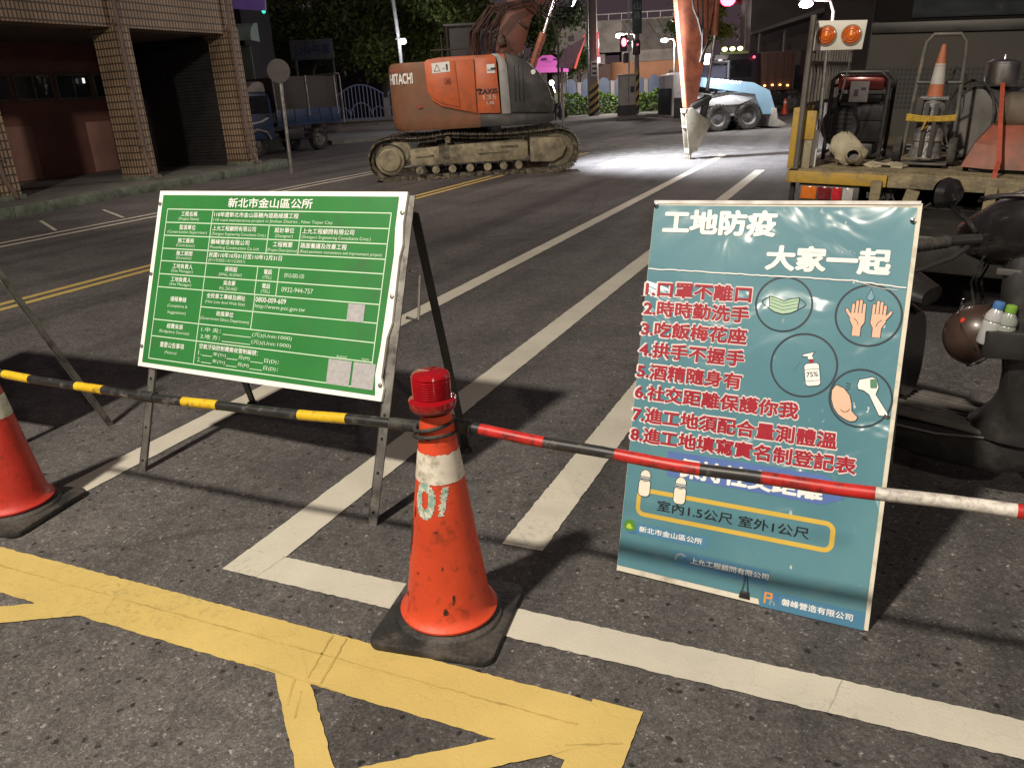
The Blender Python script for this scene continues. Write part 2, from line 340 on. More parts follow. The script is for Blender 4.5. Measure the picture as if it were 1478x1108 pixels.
# ------------------------------------------------------------------ ground and markings
g = MB(); g.add([(-260, -60, 0), (180, -60, 0), (180, 320, 0), (-260, 320, 0)], [(0, 1, 2, 3)])
struct(g.build('road', ASPH, smooth=False))
def strip(mb, p0, p1, w_, z=.004, j=.0024, step=.02):
    """painted stripe with ragged edges"""
    p0, p1 = V(p0), V(p1); d = (p1-p0); L_ = d.length; d /= L_; n = V((-d.y, d.x)); k = max(1, int(L_/step)); vs, fs = [], []
    for i in range(k+1):
        c = p0+d*(L_*i/k); e = 0 if i in (0, k) else j
        a = c+n*(w_/2+RND(-e, e)); b = c-n*(w_/2+RND(-e, e)); vs += [(a.x, a.y, z), (b.x, b.y, z)]
        if i: fs.append((2*i-2, 2*i-1, 2*i+1, 2*i))
    mb.add(vs, fs)
def marking(name, segs, m):
    mb = MB()
    for i, (a, b, w_, z) in enumerate(segs): strip(mb, a, b, w_, z, step=.018 if (V(a)-V(b)).length < 12 else .05)
    return struct(mb.build(name, m, smooth=False, fix=False))
marking('lane_line', [((-3.035, 1.735), (-3.035, 18.3), .15, .004)], WPAINT)
marking('lane_line', [((-1.865, 1.865), (-1.83, 15.0), .165, .004)], WPAINT)
marking('lane_line', [((-1.01, 2.195), (-.985, 6.2), .155, .004)], WPAINT)
marking('stop_line', [((-1.95, 1.797), (5.5, 1.797), .135, .0045)], WPAINT)
marking('centre_line', [((-6.98, -4), (-6.9, 20), .10, .004), ((-6.78, -4), (-6.7, 20), .10, .004)], YPAINT)
marking('edge_line', [((-10.3, -3), (-10.25, 17.5), .12, .004), ((-10.62, -3), (-10.57, 17.5), .10, .004)]+[((-10.8, 5.5+i*1.2), (-12.2, 6.3+i*1.2), .05, .004) for i in (0, 2, 3)], WPAINT)
marking('box_marking', [((-7.5, 1.463), (-.413, 1.463), .205, .004), ((-.478, 1.575), (-.478, -1.2), .135, .0044),
                        ((-2.16, 1.44), (-4.6, .12), .095, .0048), ((-1.44, 1.44), (-.35, .43), .085, .0048), ((-.50, 1.475), (-2.2, .23), .085, .0052)], YPAINT)
lap = mat('yellow_lap_edge', (.50, .37, .115), .7, 0, .3, 9)
marking('paint_lap', [((-4.2, 1.478), (-.55, 1.474), .0045, .0056), ((-1.50, 1.37), (-1.18, 1.36), .004, .0056), ((-.56, 1.40), (-.43, 1.455), .004, .0056), ((-1.36, 1.56), (-1.315, 1.38), .006, .0056), ((-1.31, 1.56), (-1.265, 1.37), .005, .0056), ((-1.345, 1.36), (-1.30, 1.27), .007, .0056), ((-1.30, 1.33), (-1.25, 1.24), .005, .0056)], lap)
marking('paint_lap', [((-1.80, 1.732), (-1.785, 1.868), .004, .0052), ((.02, 1.73), (.05, 1.865), .003, .0052)], mat('white_lap_edge', (.40, .38, .32), .7, 0, .3, 9))
# thicker bar where the thermoplastic was laid twice
# pavement in front of the building
sw = MB(); ed = [(-12.2, -8), (-12.9, 4), (-13.35, 9), (-13.95, 13.6), (-14.35, 17.2), (-14.75, 17.9), (-15.6, 18.2), (-34, 18.2), (-34, -8)]
sw.prism(ed, .17); struct(sw.build('pavement', mat('tiled_pavement', (.17, .165, .15), .8, 0, .3, 3, .2, 30), smooth=False))
kb = MB()
def offs(pts, o): return [(x+o, y+ (o*.3 if y > 17 else 0)) for x, y in pts]
for (a, b) in zip(ed[:6], ed[1:7]):
    d = V((b[0]-a[0], b[1]-a[1])); n = V((d.y, -d.x)).normalized(); ln = d.length; kn = max(1, int(ln/1.0))
    for i in range(kn):
        p = V(a)+d*(i/kn); q = V(a)+d*((i+1)/kn)-d.normalized()*.008; c = (p+q)/2+n*.072
        kb.box((c.x, c.y, .085), ((q-p).length, .14, .19), .015, math.atan2(d.y, d.x))
struct(kb.build('kerb', mat('pale_green_kerb', (.17, .21, .16), .75, 0, .35, 4, .2, 30, dirt=(.08, .09, .07), dscale=5, damt=.4)))
# far pavement that the fence and hedge stand on
fp = MB(); q = [gp(515, 207), gp(700, 196), gp(860, 176), gp(985, 158), gp(1010, 138), gp(520, 165)]
far_pts = [at(480, 212, 33), at(700, 195, 38), at(845, 180, 40), at(960, 165, 44), at(985, 150, 60), at(400, 160, 75)]
fp.prism([(p.x, p.y) for p in far_pts], .14); struct(fp.build('far_pavement', CONC, smooth=False))
# trench patch lit by the work lamp
tr = MB(); pts = [gp(745, 222), gp(900, 228), gp(1045, 226), gp(1100, 212), gp(1000, 207), gp(860, 205)]
tr.poly([(p.x, p.y) for p in pts], .003); struct(tr.build('patch_of_milled_road', mat('milled_asphalt', (.16, .155, .15), .9, 0, .6, 5, .9, 18, dirt=(.06, .055, .05), dscale=3, damt=.5), smooth=False))
# loose grit on the near road, and a leaf of litter
gr = MB()
for i in range(260):
    x, y = RND(-4.5, 2), RND(1.0, 6); r = RND(.0018, .0045)
    gr.box((x, y, r*.4), (r*2, r*RND(1, 2), r), 0, RND(0, 3))
struct(gr.build('road_grit', mat('grit', (.30, .28, .25), .9, 0, .5, 200), smooth=False), 'stuff')
lt = MB(); p = gp(938, 428); lt.loft([((-.07, 0, .004), .005, .002), ((-.03, 0, .012), .026, .010), ((.03, .01, .012), .024, .008), ((.07, 0, .005), .006, .003)], 10)
o = tag(lt.build('litter', mat('crumpled_wrapper', (.42, .40, .36), .5, 0, .3, 30, .4, 60)), 'small crumpled pale wrapper lying on the road by the poster board', 'litter'); o.location = p; o.rotation_euler = (0, 0, .3)
# ------------------------------------------------------------------ green works notice on its folding stand
def plane_frame(t): return MX(((1, 0, 0, 0), (0, math.sin(t), -math.cos(t), 0), (0, math.cos(t), math.sin(t), 0), (0, 0, 0, 1)))
GREEN = mat('green_sheet', (.032, .215, .052), .42, 0, .10, 3, dirt=(.05, .16, .06), dscale=7, damt=.2)
MINT = mat('pale_mint_print', (.62, .82, .62), .5, 0, .05); SHEETW = mat('white_reflective_border', (.93, .93, .91), .45, 0, .03)
GX, GY, GYAW, GT = -2.983, 2.237, -.059, .398
gs = thing('notice_sign', 'green project notice board with white table lettering on a folding steel stand', 'sign', (GX, GY, 0), GYAW)
PF = plane_frame(GT); W_, B0, H_ = 1.353, .47, .80
b = MB(); b.T = PF
ol = [(0, B0), (W_*.5, B0-.003), (W_, B0)]+[(W_+.004, B0+.05), (W_-.014, B0+.09), (W_-.012, B0+.24), (W_+.003, B0+.3), (W_-.002, B0+.55), (W_+.006, B0+.60), (W_-.004, B0+.68), (W_, B0+H_), (0, B0+H_)]
b.prism(ol, .012); b.build('panel', SHEETW, gs, smooth=False)
s = MB(); s.T = PF; ol2 = [(.025, B0+.019), (W_-.030, B0+.019), (W_-.042, B0+.10), (W_-.034, B0+.2), (W_-.026, B0+.56), (W_-.036, B0+.66), (W_-.036, B0+.781), (.025, B0+.781)]
s.poly(ol2, .0132); s.build('printed_sheet', GREEN, gs, smooth=False)
t = MB(); t.T = PF
Zt = .0146
def hv(x0, y0, x1, y1, w_=.0042): t.line([(x0, B0+y0), (x1, B0+y1)], w_, Zt)
XL, XR, C2 = .066, 1.292, .350
ys = [.717, .657, .598, .539, .483, .424, .365, .218, .143, .041]
for y in ys: hv(XL, y, XR, y)
hv(XL, .719, XL, .039); hv(XR, .719, XR, .039); hv(C2, .717, C2, .041)
hv(.684, .657, .684, .539); hv(.856, .657, .856, .539); hv(.650, .483, .650, .365); hv(.768, .483, .768, .365); hv(.654, .365, .654, .218); hv(C2, .293, XR, .293)
t2 = MB(); t2.T = PF
def tx(m_, body, x, y, w_, h_, off=.004, z=Zt+.0006): m_.text(body, x, B0+y, w_, h_, z, off)
tx(t2, '新北市金山區公所', .436, .729, .464, .040, .022)
lab = [('工程名稱', '(Project Name)', .657, .717, .10, .125), ('監造單位', '(Construction Supervisor)', .598, .657, .10, .245), ('施工廠商', '(Contractor)', .539, .598, .10, .115), ('施工期間', '(Duration)', .483, .539, .10, .095),
       ('工地負責人', '(Site Manager)', .424, .483, .125, .135), ('工地負責人', '(Site Manager)', .365, .424, .125, .135)]
for a, e, y0, y1, wa, we in lab:
    h = y1-y0; tx(t2, a, .208-wa/2, y0+h*.48, wa, .0215, .012); tx(t, e, .208-we/2, y0+h*.13, we, .0165)
tx(t2, '通報專線', .158, .305, .10, .022, .012); tx(t, '(Complaints &', .145, .276, .125, .0165); tx(t, 'Suggestions)', .150, .247, .115, .0165)
tx(t2, '經費來源', .158, .184, .10, .022, .012); tx(t, '(Budgetary Sources)', .112, .160, .19, .0165)
tx(t2, '重要公告事項', .130, .098, .15, .024, .012); tx(t, '(Notice)', .165, .068, .075, .0165)
tx(t2, '110年度新北市金山區轄內道路維護工程', .361, .687, .475, .0215, .012); tx(t, '110 road maintenance project in Jinshan District , New Taipei City', .361, .664, .655, .0165)
for x, wd in ((.361, .252), (.866, .262)):
    tx(t2, '上允工程顧問有限公司', x, .627, wd, .0215, .012); tx(t, '(Shangyun Engineering Consultants Corp.)', x, .604, .312 if x < .5 else .345, .0165)
tx(t2, '磐峰營造有限公司', .361, .568, .225, .0215, .012); tx(t, 'Phoenfeng Construction Co.,Ltd.', .361, .545, .285, .0165)
tx(t2, '設計單位', .718, .627, .105, .0215, .012); tx(t, '(Designer)', .724, .604, .095, .0165)
tx(t2, '工程概要', .718, .568, .105, .0215, .012); tx(t, '(Project Descriptions)', .690, .545, .160, .0165)
tx(t2, '路面養護及改善工程', .866, .568, .235, .0215, .012); tx(t, '(Road pavement maintenance and improvement project)', .866, .545, .408, .0165)
tx(t2, '民國110年10月01日至110年12月31日', .361, .511, .415, .021, .012); tx(t, '(01/10/2021-31/12/2021)', .361, .489, .215, .0165)
tx(t2, '蔣熙韶', .466, .453, .07, .021, .012); tx(t, 'JIANG, XI-SHAO', .432, .430, .135, .0165)
tx(t2, '吳志豪', .466, .394, .07, .021, .012); tx(t, 'WU, ZHI-HAO', .445, .371, .105, .0165)
for y in (.430, .371): tx(t2, '電話', .688, y+.022, .044, .021, .012); tx(t, '(TEL)', .685, y, .048, .0165)
tx(t, '0910-000-100', .800, .444, .105, .018); tx(t, '0932-944-757', .795, .385, .165, .020)
tx(t2, '全民督工專線及網址', .378, .334, .225, .0215, .012); tx(t, '(Hot Line And Web Site)', .375, .309, .230, .0165)
tx(t2, '政風單位', .448, .260, .10, .0215, .012); tx(t, '(Government Ethics Department)', .356, .236, .285, .0165)
tx(t2, '0800-009-609', .662, .335, .165, .021, .008); tx(t, 'http://www.pcc.gov.tw', .662, .306, .27, .021)
for i, (a, y) in enumerate((('1.中 央：', .187), ('2.地 方：', .157))):
    tx(t, a, .372, y, .115, .020, .008); hv(.500, y-.002, .662, y-.002, .0028); tx(t, '(元)(Unit:1000)', .668, y, .215, .020, .006)
tx(t2, '空氣汙染防制費徵收管制編號：', .372, .113, .34, .0215, .012)
for a, y in (('1.', .086), ('2.', .056)):
    tx(t, a, .372, y, .016, .019); hv(.394, y-.001, .455, y-.001, .0028); tx(t, '年(Yr)', .460, y, .075, .019, .008); hv(.540, y-.001, .602, y-.001, .0028); tx(t, '月(M)', .607, y, .064, .019, .008); hv(.676, y-.001, .745, y-.001, .0028); tx(t, '日(D)：', .752, y, .078, .019, .008)
tx(t, 'Android', 1.118, .146, .05, .010); tx(t, 'Apple', 1.24, .146, .036, .010)
t.build('table_lines', MINT, gs, smooth=False, fix=False); t2.build('lettering', mat('white_print', (.86, .93, .86), .5, 0, .03), gs, smooth=False, fix=False)
for x0, y0, x1, y1 in ((1.144, .292, 1.225, .360), (1.083, .040, 1.196, .137), (1.206, .038, 1.310, .137)):
    qs = MB(); qs.T = PF; qs.poly([(x0, B0+y0), (x1, B0+y0), (x1, B0+y1), (x0, B0+y1)], Zt+.0004); qs.build('blank_sticker', mat('grey_white_sticker', (.42, .42, .44), .55, 0, .15, 60), gs, smooth=False)
for u, v in ((.012, B0+.74), (.012, B0+.42), (.012, B0+.09), (W_-.012, B0+.72), (W_-.010, B0+.4), (W_-.012, B0+.06)):
    sc_ = MB(); sc_.T = PF; sc_.lathe([(.0, .012), (.009, .012), (.008, .017), (.0, .019)], 12, MX.Translation((u, v, 0))); sc_.build('screw', ALU, gs)
def angle_leg(mb, p0, p1, wv, dv, a=.042, th=.005):
    """L-section bar from p0 to p1: one flange along wv, one along dv"""
    p0, p1, wv, dv = V(p0), V(p1), V(wv).normalized(), V(dv).normalized()
    for A, B in ((wv, dv), (dv, wv)):
        q = [p0, p0+A*a, p0+A*a+B*th, p0+B*th]; q2 = [p+(p1-p0) for p in q]
        mb.add(q+q2, [(0, 1, 2, 3), (4, 5, 6, 7), (0, 1, 5, 4), (1, 2, 6, 5), (2, 3, 7, 6), (3, 0, 4, 7)])
def bp_(u, v, w=0): return PF @ V((u, v, w))
inv = (MX.Translation((GX, GY, 0)) @ MX.Rotation(GYAW, 4, 'Z')).inverted()
ln = PF.to_3x3() @ V((0, 0, -1))
for (uf, ut, wdir) in ((.075, .022, 1), (1.352, 1.336, 1)):
    f = MB(); off = .012+.0 if uf < 1 else .002
    angle_leg(f, bp_(uf if uf < 1 else uf-.0, 0.0, -.002), bp_(ut+(0 if uf < 1 else .0), B0+H_-.01, -.002), (wdir, 0, 0), ln)
    if uf > 1: f.v = f.v
    for v in (.05, .2, .33, .42):
        p = bp_(uf+(ut-uf)*v/1.27+.021, v, -.0015); f.lathe([(0, .0012), (.0065, .0012), (.0065, 0)], 12, MX.Translation(p) @ PF.to_3x3().to_4x4())
    f.k = 1; ob = f.build('front_leg', [ALU, INK], gs, smooth=False)
    for pi in ob.data.polygons:
        if pi.index >= 12: pi.material_index = 1
for (u0, foot) in ((.05, gp(362, 585)), (1.345, gp(668, 650))):
    fl = inv @ foot; r_ = MB(); a0 = bp_(u0, 1.20, -.03); r_.T = None
    angle_leg(r_, fl, a0, (1, 0, 0), (0, 1, 0), .038); r_.build('rear_leg', DARKST, gs, smooth=False)
    r_ = MB(); r_.lathe([(0, 0), (.03, 0), (.026, .022), (0, .024)], 14, MX.Translation((fl.x+.015, fl.y, .0))); r_.build('rubber_foot', BLACK, gs)
la = MB(); la.tube([bp_(1.378, .98, -.03), bp_(1.40, .97, -.07), bp_(1.40, .80, -.10), bp_(1.378, .80, -.05)], .006, 8); la.build('latch', ALU, gs)
# second folding stand, mostly left of the frame
ls = thing('folding_sign_stand', 'steel folding stand by the left cone with one leg slanting into view', 'sign stand', (-4.98, 2.02, 0), 0)
PF2 = plane_frame(.36); b = MB(); b.T = PF2; b.prism([(0, .45), (1.27, .45), (1.27, 1.22), (0, 1.22)], .012); b.build('panel', SHEETW, ls, smooth=False)
for u in (.0, 1.23):
    f = MB(); angle_leg(f, PF2 @ V((u, 0, -.002)), PF2 @ V((u, 1.21, -.002)), (1, 0, 0), PF2.to_3x3() @ V((0, 0, -1))); f.build('front_leg', ALU, ls, smooth=False)
a = gp(157, 616)-V((-4.98, 2.02, 0)); c = pl(0, 403, (0, 2.28, 0), (0, 1, 0))-V((-4.98, 2.02, 0)); d = c-a
f = MB(); angle_leg(f, a, a+d*1.3, (-.8, .3, 0), (0, 1, 0), .034); f.build('rear_leg', ALU, ls, smooth=False)
# ------------------------------------------------------------------ teal epidemic poster on a folding board
TEAL, nt, bs = _nt('teal_poster_print')
def _teal():
    N = nt.nodes.new; L = nt.links.new; tc = N('ShaderNodeTexCoord')
    n1 = N('ShaderNodeTexNoise'); n1.inputs['Scale'].default_value = 2.2; n1.inputs['Detail'].default_value = 5; L(tc.outputs['Object'], n1.inputs['Vector'])
    r = N('ShaderNodeValToRGB'); e = r.color_ramp.elements; e[0].position = .35; e[1].position = .68; e[0].color = (.075, .215, .275, 1); e[1].color = (.11, .275, .33, 1); L(n1.outputs['Fac'], r.inputs['Fac'])
    n2 = N('ShaderNodeTexNoise'); n2.inputs['Scale'].default_value = 46; n2.inputs['Detail'].default_value = 3; mp = N('ShaderNodeMapping'); mp.inputs['Scale'].default_value = (1, 1, .35); L(tc.outputs['Object'], mp.inputs[0]); L(mp.outputs[0], n2.inputs['Vector'])
    se = N('ShaderNodeSeparateXYZ'); L(tc.outputs['Object'], se.inputs[0])
    fl = N('ShaderNodeValToRGB'); fl.color_ramp.elements[0].position = .70; fl.color_ramp.elements[1].position = .73; L(n2.outputs['Fac'], fl.inputs['Fac'])
    wx = N('ShaderNodeMapRange'); wx.inputs[1].default_value = .38; wx.inputs[2].default_value = .62; L(se.outputs['X'], wx.inputs[0])
    ml = N('ShaderNodeMath'); ml.operation = 'MULTIPLY'; L(fl.outputs[0], ml.inputs[0]); L(wx.outputs[0], ml.inputs[1])
    mx = N('ShaderNodeMixRGB'); mx.inputs[2].default_value = (.7, .75, .75, 1); L(ml.outputs[0], mx.inputs[0]); L(r.outputs[0], mx.inputs[1]); L(mx.outputs[0], bs.inputs['Base Color'])
    bs.inputs['Roughness'].default_value = .45; bs.inputs['Coat Weight'].default_value = 1.; bs.inputs['Coat Roughness'].default_value = .24
    wv = N('ShaderNodeTexNoise'); wv.inputs['Scale'].default_value = 2.6; wv.inputs['Detail'].default_value = 2.5; wv.inputs['Distortion'].default_value = 1.6; L(tc.outputs['Object'], wv.inputs['Vector'])
    b2 = N('ShaderNodeBump'); b2.inputs['Strength'].default_value = .9; b2.inputs['Distance'].default_value = .06; L(wv.outputs['Fac'], b2.inputs['Height']); L(b2.outputs[0], bs.inputs['Coat Normal'])
_teal()
PX, PY, PYAW, PT = -.653, 2.167, -.07, .316; PWD, PHT = .764, 1.213
pb = thing('poster_board', 'teal poster board with red lettering and round icons leaning on the road', 'sign', (PX, PY, 0), PYAW); QF = plane_frame(PT)
def pm(): m_ = MB(); m_.T = QF; return m_
b = pm(); b.prism([(0, .006), (PWD, .0), (PWD, PHT), (.0, PHT-.004)], .012); b.build('panel', mat('cream_board', (.70, .67, .56), .55, 0, .12, 4, dirt=(.35, .33, .27), dscale=9, damt=.25), pb, smooth=False)
b = pm(); b.poly([(.001, .024), (.455, .020), (.46, .0), (.752, -.002), (.752, PHT-.012), (.001, PHT-.014)], .0132); b.build('printed_sheet', TEAL, pb, smooth=False)
Z1, Z2, Z3, Z4 = .0141, .0148, .0155, .0162
def pc(n, c, r=.4): return mat(n, c, r, 0, .06, coat=.5)
WHT = pc('poster_white', (.86, .87, .86)); RED = pc('poster_red', (.36, .018, .034)); PINK = pc('poster_pale_outline', (.74, .66, .66)); PNAVY = pc('poster_dark_outline', (.035, .05, .065)); PSKIN = pc('poster_skin', (.80, .52, .38)); PGRN = pc('poster_pale_green', (.42, .62, .45))
PYEL = pc('poster_yellow', (.66, .46, .08)); PBLU = pc('poster_blue', (.075, .22, .36)); PVIO = pc('poster_violet_blue', (.10, .18, .46))
hl = pm(); hl.text('工地防疫', .038, 1.112, .342, .072, Z2, .055); hl.text('大家一起', .366, 1.013, .335, .070, Z2, .055); hl.build('headline', WHT, pb, smooth=False, fix=False)
rows = [('1.口罩不離口', .911, .330), ('2.時時勤洗手', .849, .330), ('3.吃飯梅花座', .783, .330), ('4.拱手不握手', .716, .330), ('5.酒精隨身有', .646, .330), ('6.社交距離保護你我', .578, .503), ('7.進工地須配合量測體溫', .505, .618), ('8.進工地填寫實名制登記表', .440, .676)]
ro, rr = pm(), pm()
for a, y, x1 in rows:
    ro.text(a, .0005-.003, y-.003, x1+.006, .053, Z1, .074); rr.text(a, .002, y, x1, .047, Z2, .040)
ro.build('rule_outline', PINK, pb, smooth=False, fix=False); rr.build('rule_lettering', RED, pb, smooth=False, fix=False)
ci = pm()
for x, y, r in ((.429, .912, .080), (.662, .896, .086), (.505, .738, .092), (.668, .660, .082)): ci.line([(x+r*math.cos(k*math.pi/30), y+r*math.sin(k*math.pi/30)) for k in range(60)], .0055, Z1, True)
ci.build('icon_ring', PNAVY, pb, smooth=False)
ic = pm()                                                       # face mask
mk = [(.386, .934), (.408, .930), (.429, .922), (.450, .930), (.472, .934), (.470, .898), (.452, .888), (.429, .883), (.406, .888), (.388, .898)]
ic.poly(mk, Z2); ic.k = 1; ic.line(mk, .0022, Z3, True)
for y in (.921, .911, .901): ic.line([(.39, y+.005), (.429, y-.006), (.469, y+.005)], .0012, Z3)
for sx in (-1, 1): ic.line([(.429+sx*(.043+.019*math.sin(k*math.pi/8)), .932-.032*k/8) for k in range(9)], .0018, Z3)
ic.build('mask_icon', [PGRN, PNAVY], pb, smooth=False)
hd = pm()                                                       # two open hands under a drop
for sx in (-1, 1):
    cx = .662+sx*.027
    def P_(x, y): return (cx+sx*x, y)
    pal = [P_(-.019, .905), P_(.019, .905), P_(.021, .880), P_(.011, .862), P_(.011, .836), P_(-.012, .836), P_(-.012, .862), P_(-.020, .876)]
    hd.k = 0; hd.poly(pal if sx > 0 else pal[::-1], Z2)
    for i, (fx, tp) in enumerate(((-.0145, .930), (-.0048, .940), (.0048, .938), (.0145, .928))):
        q = [P_(fx-.0044, .902)]+[P_(fx+.0044*math.cos(a), tp-.004+.0044*math.sin(a)) for a in [math.pi-k*math.pi/6 for k in range(7)]]+[P_(fx+.0044, .902)]
        hd.k = 0; hd.poly(q, Z2+.0003); hd.k = 1; hd.line(q, .0014, Z3)
    th = [P_(.019, .884), P_(.032, .902), P_(.035, .912), P_(.029, .914), P_(.024, .906), P_(.018, .899)]
    hd.k = 0; hd.poly(th, Z2+.0003); hd.k = 1; hd.line(th[:], .0014, Z3); hd.line([P_(-.019, .903), P_(-.020, .876), P_(-.012, .862), P_(-.012, .836)], .0014, Z3); hd.line([P_(.021, .882), P_(.011, .862), P_(.011, .836)], .0014, Z3); hd.line([P_(.010, .886), P_(.0, .878), P_(-.004, .866)], .0014, Z3)
hd.k = 2; dr = [(.662, .972)]+arc(.662, .948, .0095, 40, -220, 12); hd.poly(dr, Z2); hd.k = 1; hd.line(dr, .0012, Z3, True)
hd.build('washing_hands_icon', [PSKIN, PNAVY, pc('poster_drop_blue', (.20, .38, .50))], pb, smooth=False)
sb = pm(); RT = MX.Translation((.530, .725, 0)) @ MX.Rotation(R(11), 4, 'Z')
bo = rrect(-.021, -.045, .021, .022, .010); sb.k = 0; sb.poly(bo, Z2, RT); sb.k = 1; sb.line(bo, .0016, Z3, True, RT); sb.line([(-.02, .004), (.02, .004)], .001, Z3, False, RT); sb.line([(-.02, -.03), (.02, -.03)], .001, Z3, False, RT)
sb.k = 2; sb.poly([(-.006, .022), (.006, .022), (.006, .033), (-.006, .033)], Z2, RT); sb.k = 0; sp_ = [(-.024, .044), (-.020, .050), (.012, .054), (.004, .044), (.008, .033), (-.008, .033), (-.009, .042)]; sb.poly(sp_[::-1], Z2, RT); sb.k = 1; sb.line(sp_, .0012, Z3, True, RT)
sb.text('75%', -.016, -.018, .032, .014, Z3, .01, RT)
for k in range(4): sb.disc(.492-.004*k, .745-.009*k, .0012, Z2, 8)
sb.build('spray_bottle_icon', [WHT, PNAVY, RED], pb, smooth=False)
tg = pm(); fh = [(.590, .675), (.600, .692), (.622, .685), (.640, .665), (.648, .640), (.650, .622), (.668, .605), (.663, .594), (.650, .590), (.636, .594), (.615, .606), (.600, .625), (.591, .650)]
tg.k = 0; tg.poly(fh[::-1], Z2); tg.k = 1; tg.line(fh, .0022, Z3, True); tg.line([(.620, .622), (.628, .616), (.638, .618), (.644, .626)], .0018, Z3)
RT = MX.Translation((.694, .684, 0)) @ MX.Rotation(R(8), 4, 'Z'); gn = [(-.036, .018), (-.030, .034), (.004, .040), (.016, .034), (.020, .010), (.012, -.010), (.040, -.062), (.034, -.072), (.018, -.070), (-.006, -.010), (-.020, .002), (-.034, .006)]
tg.k = 2; tg.poly(gn[::-1], Z2, RT); tg.k = 1; tg.line(gn, .0018, Z3, True, RT); tg.k = 3; tg.poly(rrect(-.002, .008, .016, .034, .004), Z3, RT)
for i in range(3): tg.k = 1; tg.line([(.626, .700-.010*i), (.638, .697-.006*i)], .0015, Z3)
tg.build('thermometer_icon', [PSKIN, PNAVY, WHT, pc('poster_screen_green', (.10, .25, .16))], pb, smooth=False)
bn = pm(); bn.k = 0; bn.poly([(.135, .345), (.60, .338), (.655, .362), (.668, .395), (.60, .425), (.13, .425)], Z1); bn.k = 1; bn.text('保持社交距離', .168, .350, .430, .058, Z2, .05); bn.build('distance_banner', [PVIO, WHT], pb, smooth=False, fix=False)
bx = pm(); bx.k = 0; bx.line(rrect(.050, .207, .640, .286, .022), .014, Z1, True); bx.k = 1; bx.text('室內1.5公尺 室外1公尺', .114, .229, .462, .034, Z2, .012); bx.build('distance_frame', [PYEL, INK], pb, smooth=False, fix=False)
for x, y in ((.065, .306), (.182, .302)):
    fg = pm(); bd = rrect(x-.0195, y-.040, x+.0195, y+.016, .014); fg.k = 0; fg.poly(bd, Z3); fg.k = 1; fg.line(bd, .0018, Z4, True); fg.k = 0; fg.disc(x, y+.028, .017, Z3, 20, .019); fg.k = 1; fg.line([(x+.017*math.cos(k*math.pi/10), y+.028+.019*math.sin(k*math.pi/10)) for k in range(20)], .0016, Z4, True); fg.k = 2; fg.poly([(x-.018, y+.014), (x+.018, y+.014), (x+.018, y+.026), (x-.018, y+.026)], Z4); fg.k = 1
    for yy in (.017, .023): fg.line([(x-.018, y+yy), (x+.018, y+yy)], .0012, Z4+.0005)
    fg.build('masked_figure_icon', [pc('poster_cream', (.82, .78, .66)), PNAVY, pc('poster_grey', (.45, .5, .53))], pb, smooth=False)
lg = pm()
lg.k = 0
for q in ([(.045, .138), (.285, .138), (.285, .176), (.045, .176)], [(.183, .064), (.478, .064), (.478, .114), (.183, .114)], [(.462, -.001), (.752, -.001), (.752, .051), (.462, .051)]): lg.poly(q, Z1)
lg.k = 1
for a, x, y, w_, h_ in (('新北市金山區公所', .063, .149, .205, .0185), ('上允工程顧問有限公司', .239, .083, .238, .0185), ('磐峰營造有限公司', .523, .018, .197, .0200)): lg.text(a, x, y, w_, h_, Z2, .022)
lg.k = 2; lg.disc(.030, .162, .0205, Z2); lg.k = 3; lg.poly([(.018, .156), (.022, .166), (.028, .170), (.034, .166), (.036, .160), (.042, .157), (.036, .153), (.024, .152)][::-1], Z3); lg.k = 4; lg.poly([(.020, .144), (.036, .138), (.052, .142), (.058, .151), (.046, .146), (.034, .145)], Z3)
lg.k = 6; lg.line(arc(.208, .088, .017, 200, 20, 10), .006, Z2); lg.k = 4; lg.disc(.222, .094, .005, Z3)
lg.k = 5; lg.line([(.474, .012), (.474, .044), (.492, .044), (.492, .030), (.478, .030)], .006, Z2); lg.k = 4
for y in (.043, .033, .023): lg.line([(.498, y), (.514, y-.001)], .004, Z2)
lg.k = 6; lg.line([(.490, .010), (.490, .022), (.502, .022), (.502, .010)], .004, Z2)
lg.build('sponsor_line', [PBLU, WHT, pc('logo_green', (.09, .25, .045)), pc('logo_lime', (.45, .60, .06)), pc('logo_blue', (.06, .17, .42)), pc('logo_orange', (.75, .32, .06)), pc('logo_grey', (.30, .38, .42))], pb, smooth=False, fix=False)
fo = pm(); pts = []
for k in range(60): u = .003+.747*k/59; pts.append((u, .997-.006*k/59+RND(-.0012, .0012)-(.012*max(0, k-48)/11 if k > 48 else 0)))
fo.line(pts, .0035, Z2+.0012); fo.line([(.62, .994), (.65, .982), (.69, .974), (.73, .972)], .0011, Z2+.0012); fo.build('fold_crease', WHT, pb, smooth=False)
for u, v in ((.745, 1.165), (.742, .62), (.006, 1.198)):
    sk = pm(); sk.lathe([(0, .016), (.008, .016), (.007, .020), (0, .022)], 12, MX.Translation((u, v, 0))); sk.build('screw', CHROME, pb)
ca = pm(); ca.prism([(-.001, PHT-.010), (.760, PHT-.004), (.760, PHT+.006), (-.001, PHT+.001)], .016, MX.Translation((0, 0, -.001))); ca.build('top_edge_strip', mat('clear_film_edge', (.72, .70, .68), .2, .1, .2, 20), pb, smooth=False)
for u in (.03, .722):
    f = MB(); a0 = QF @ V((u, 1.12, -.02)); ft = V((u+.01, .74, .0)); angle_leg(f, ft, a0, (1, 0, 0), (0, 1, 0), .034); f.build('rear_leg', ALU, pb, smooth=False)
    f = pm(); f.prism([(u-.012, .03), (u+.034, .03), (u+.034, 1.18), (u-.012, 1.18)], .03, MX.Translation((0, 0, -.0315))); f.build('rear_batten', DARKST, pb, smooth=False)
bc = thing('binder_clip', 'small black binder clip gripping the bottom edge of the teal poster board', 'clip', (PX, PY, 0), PYAW)
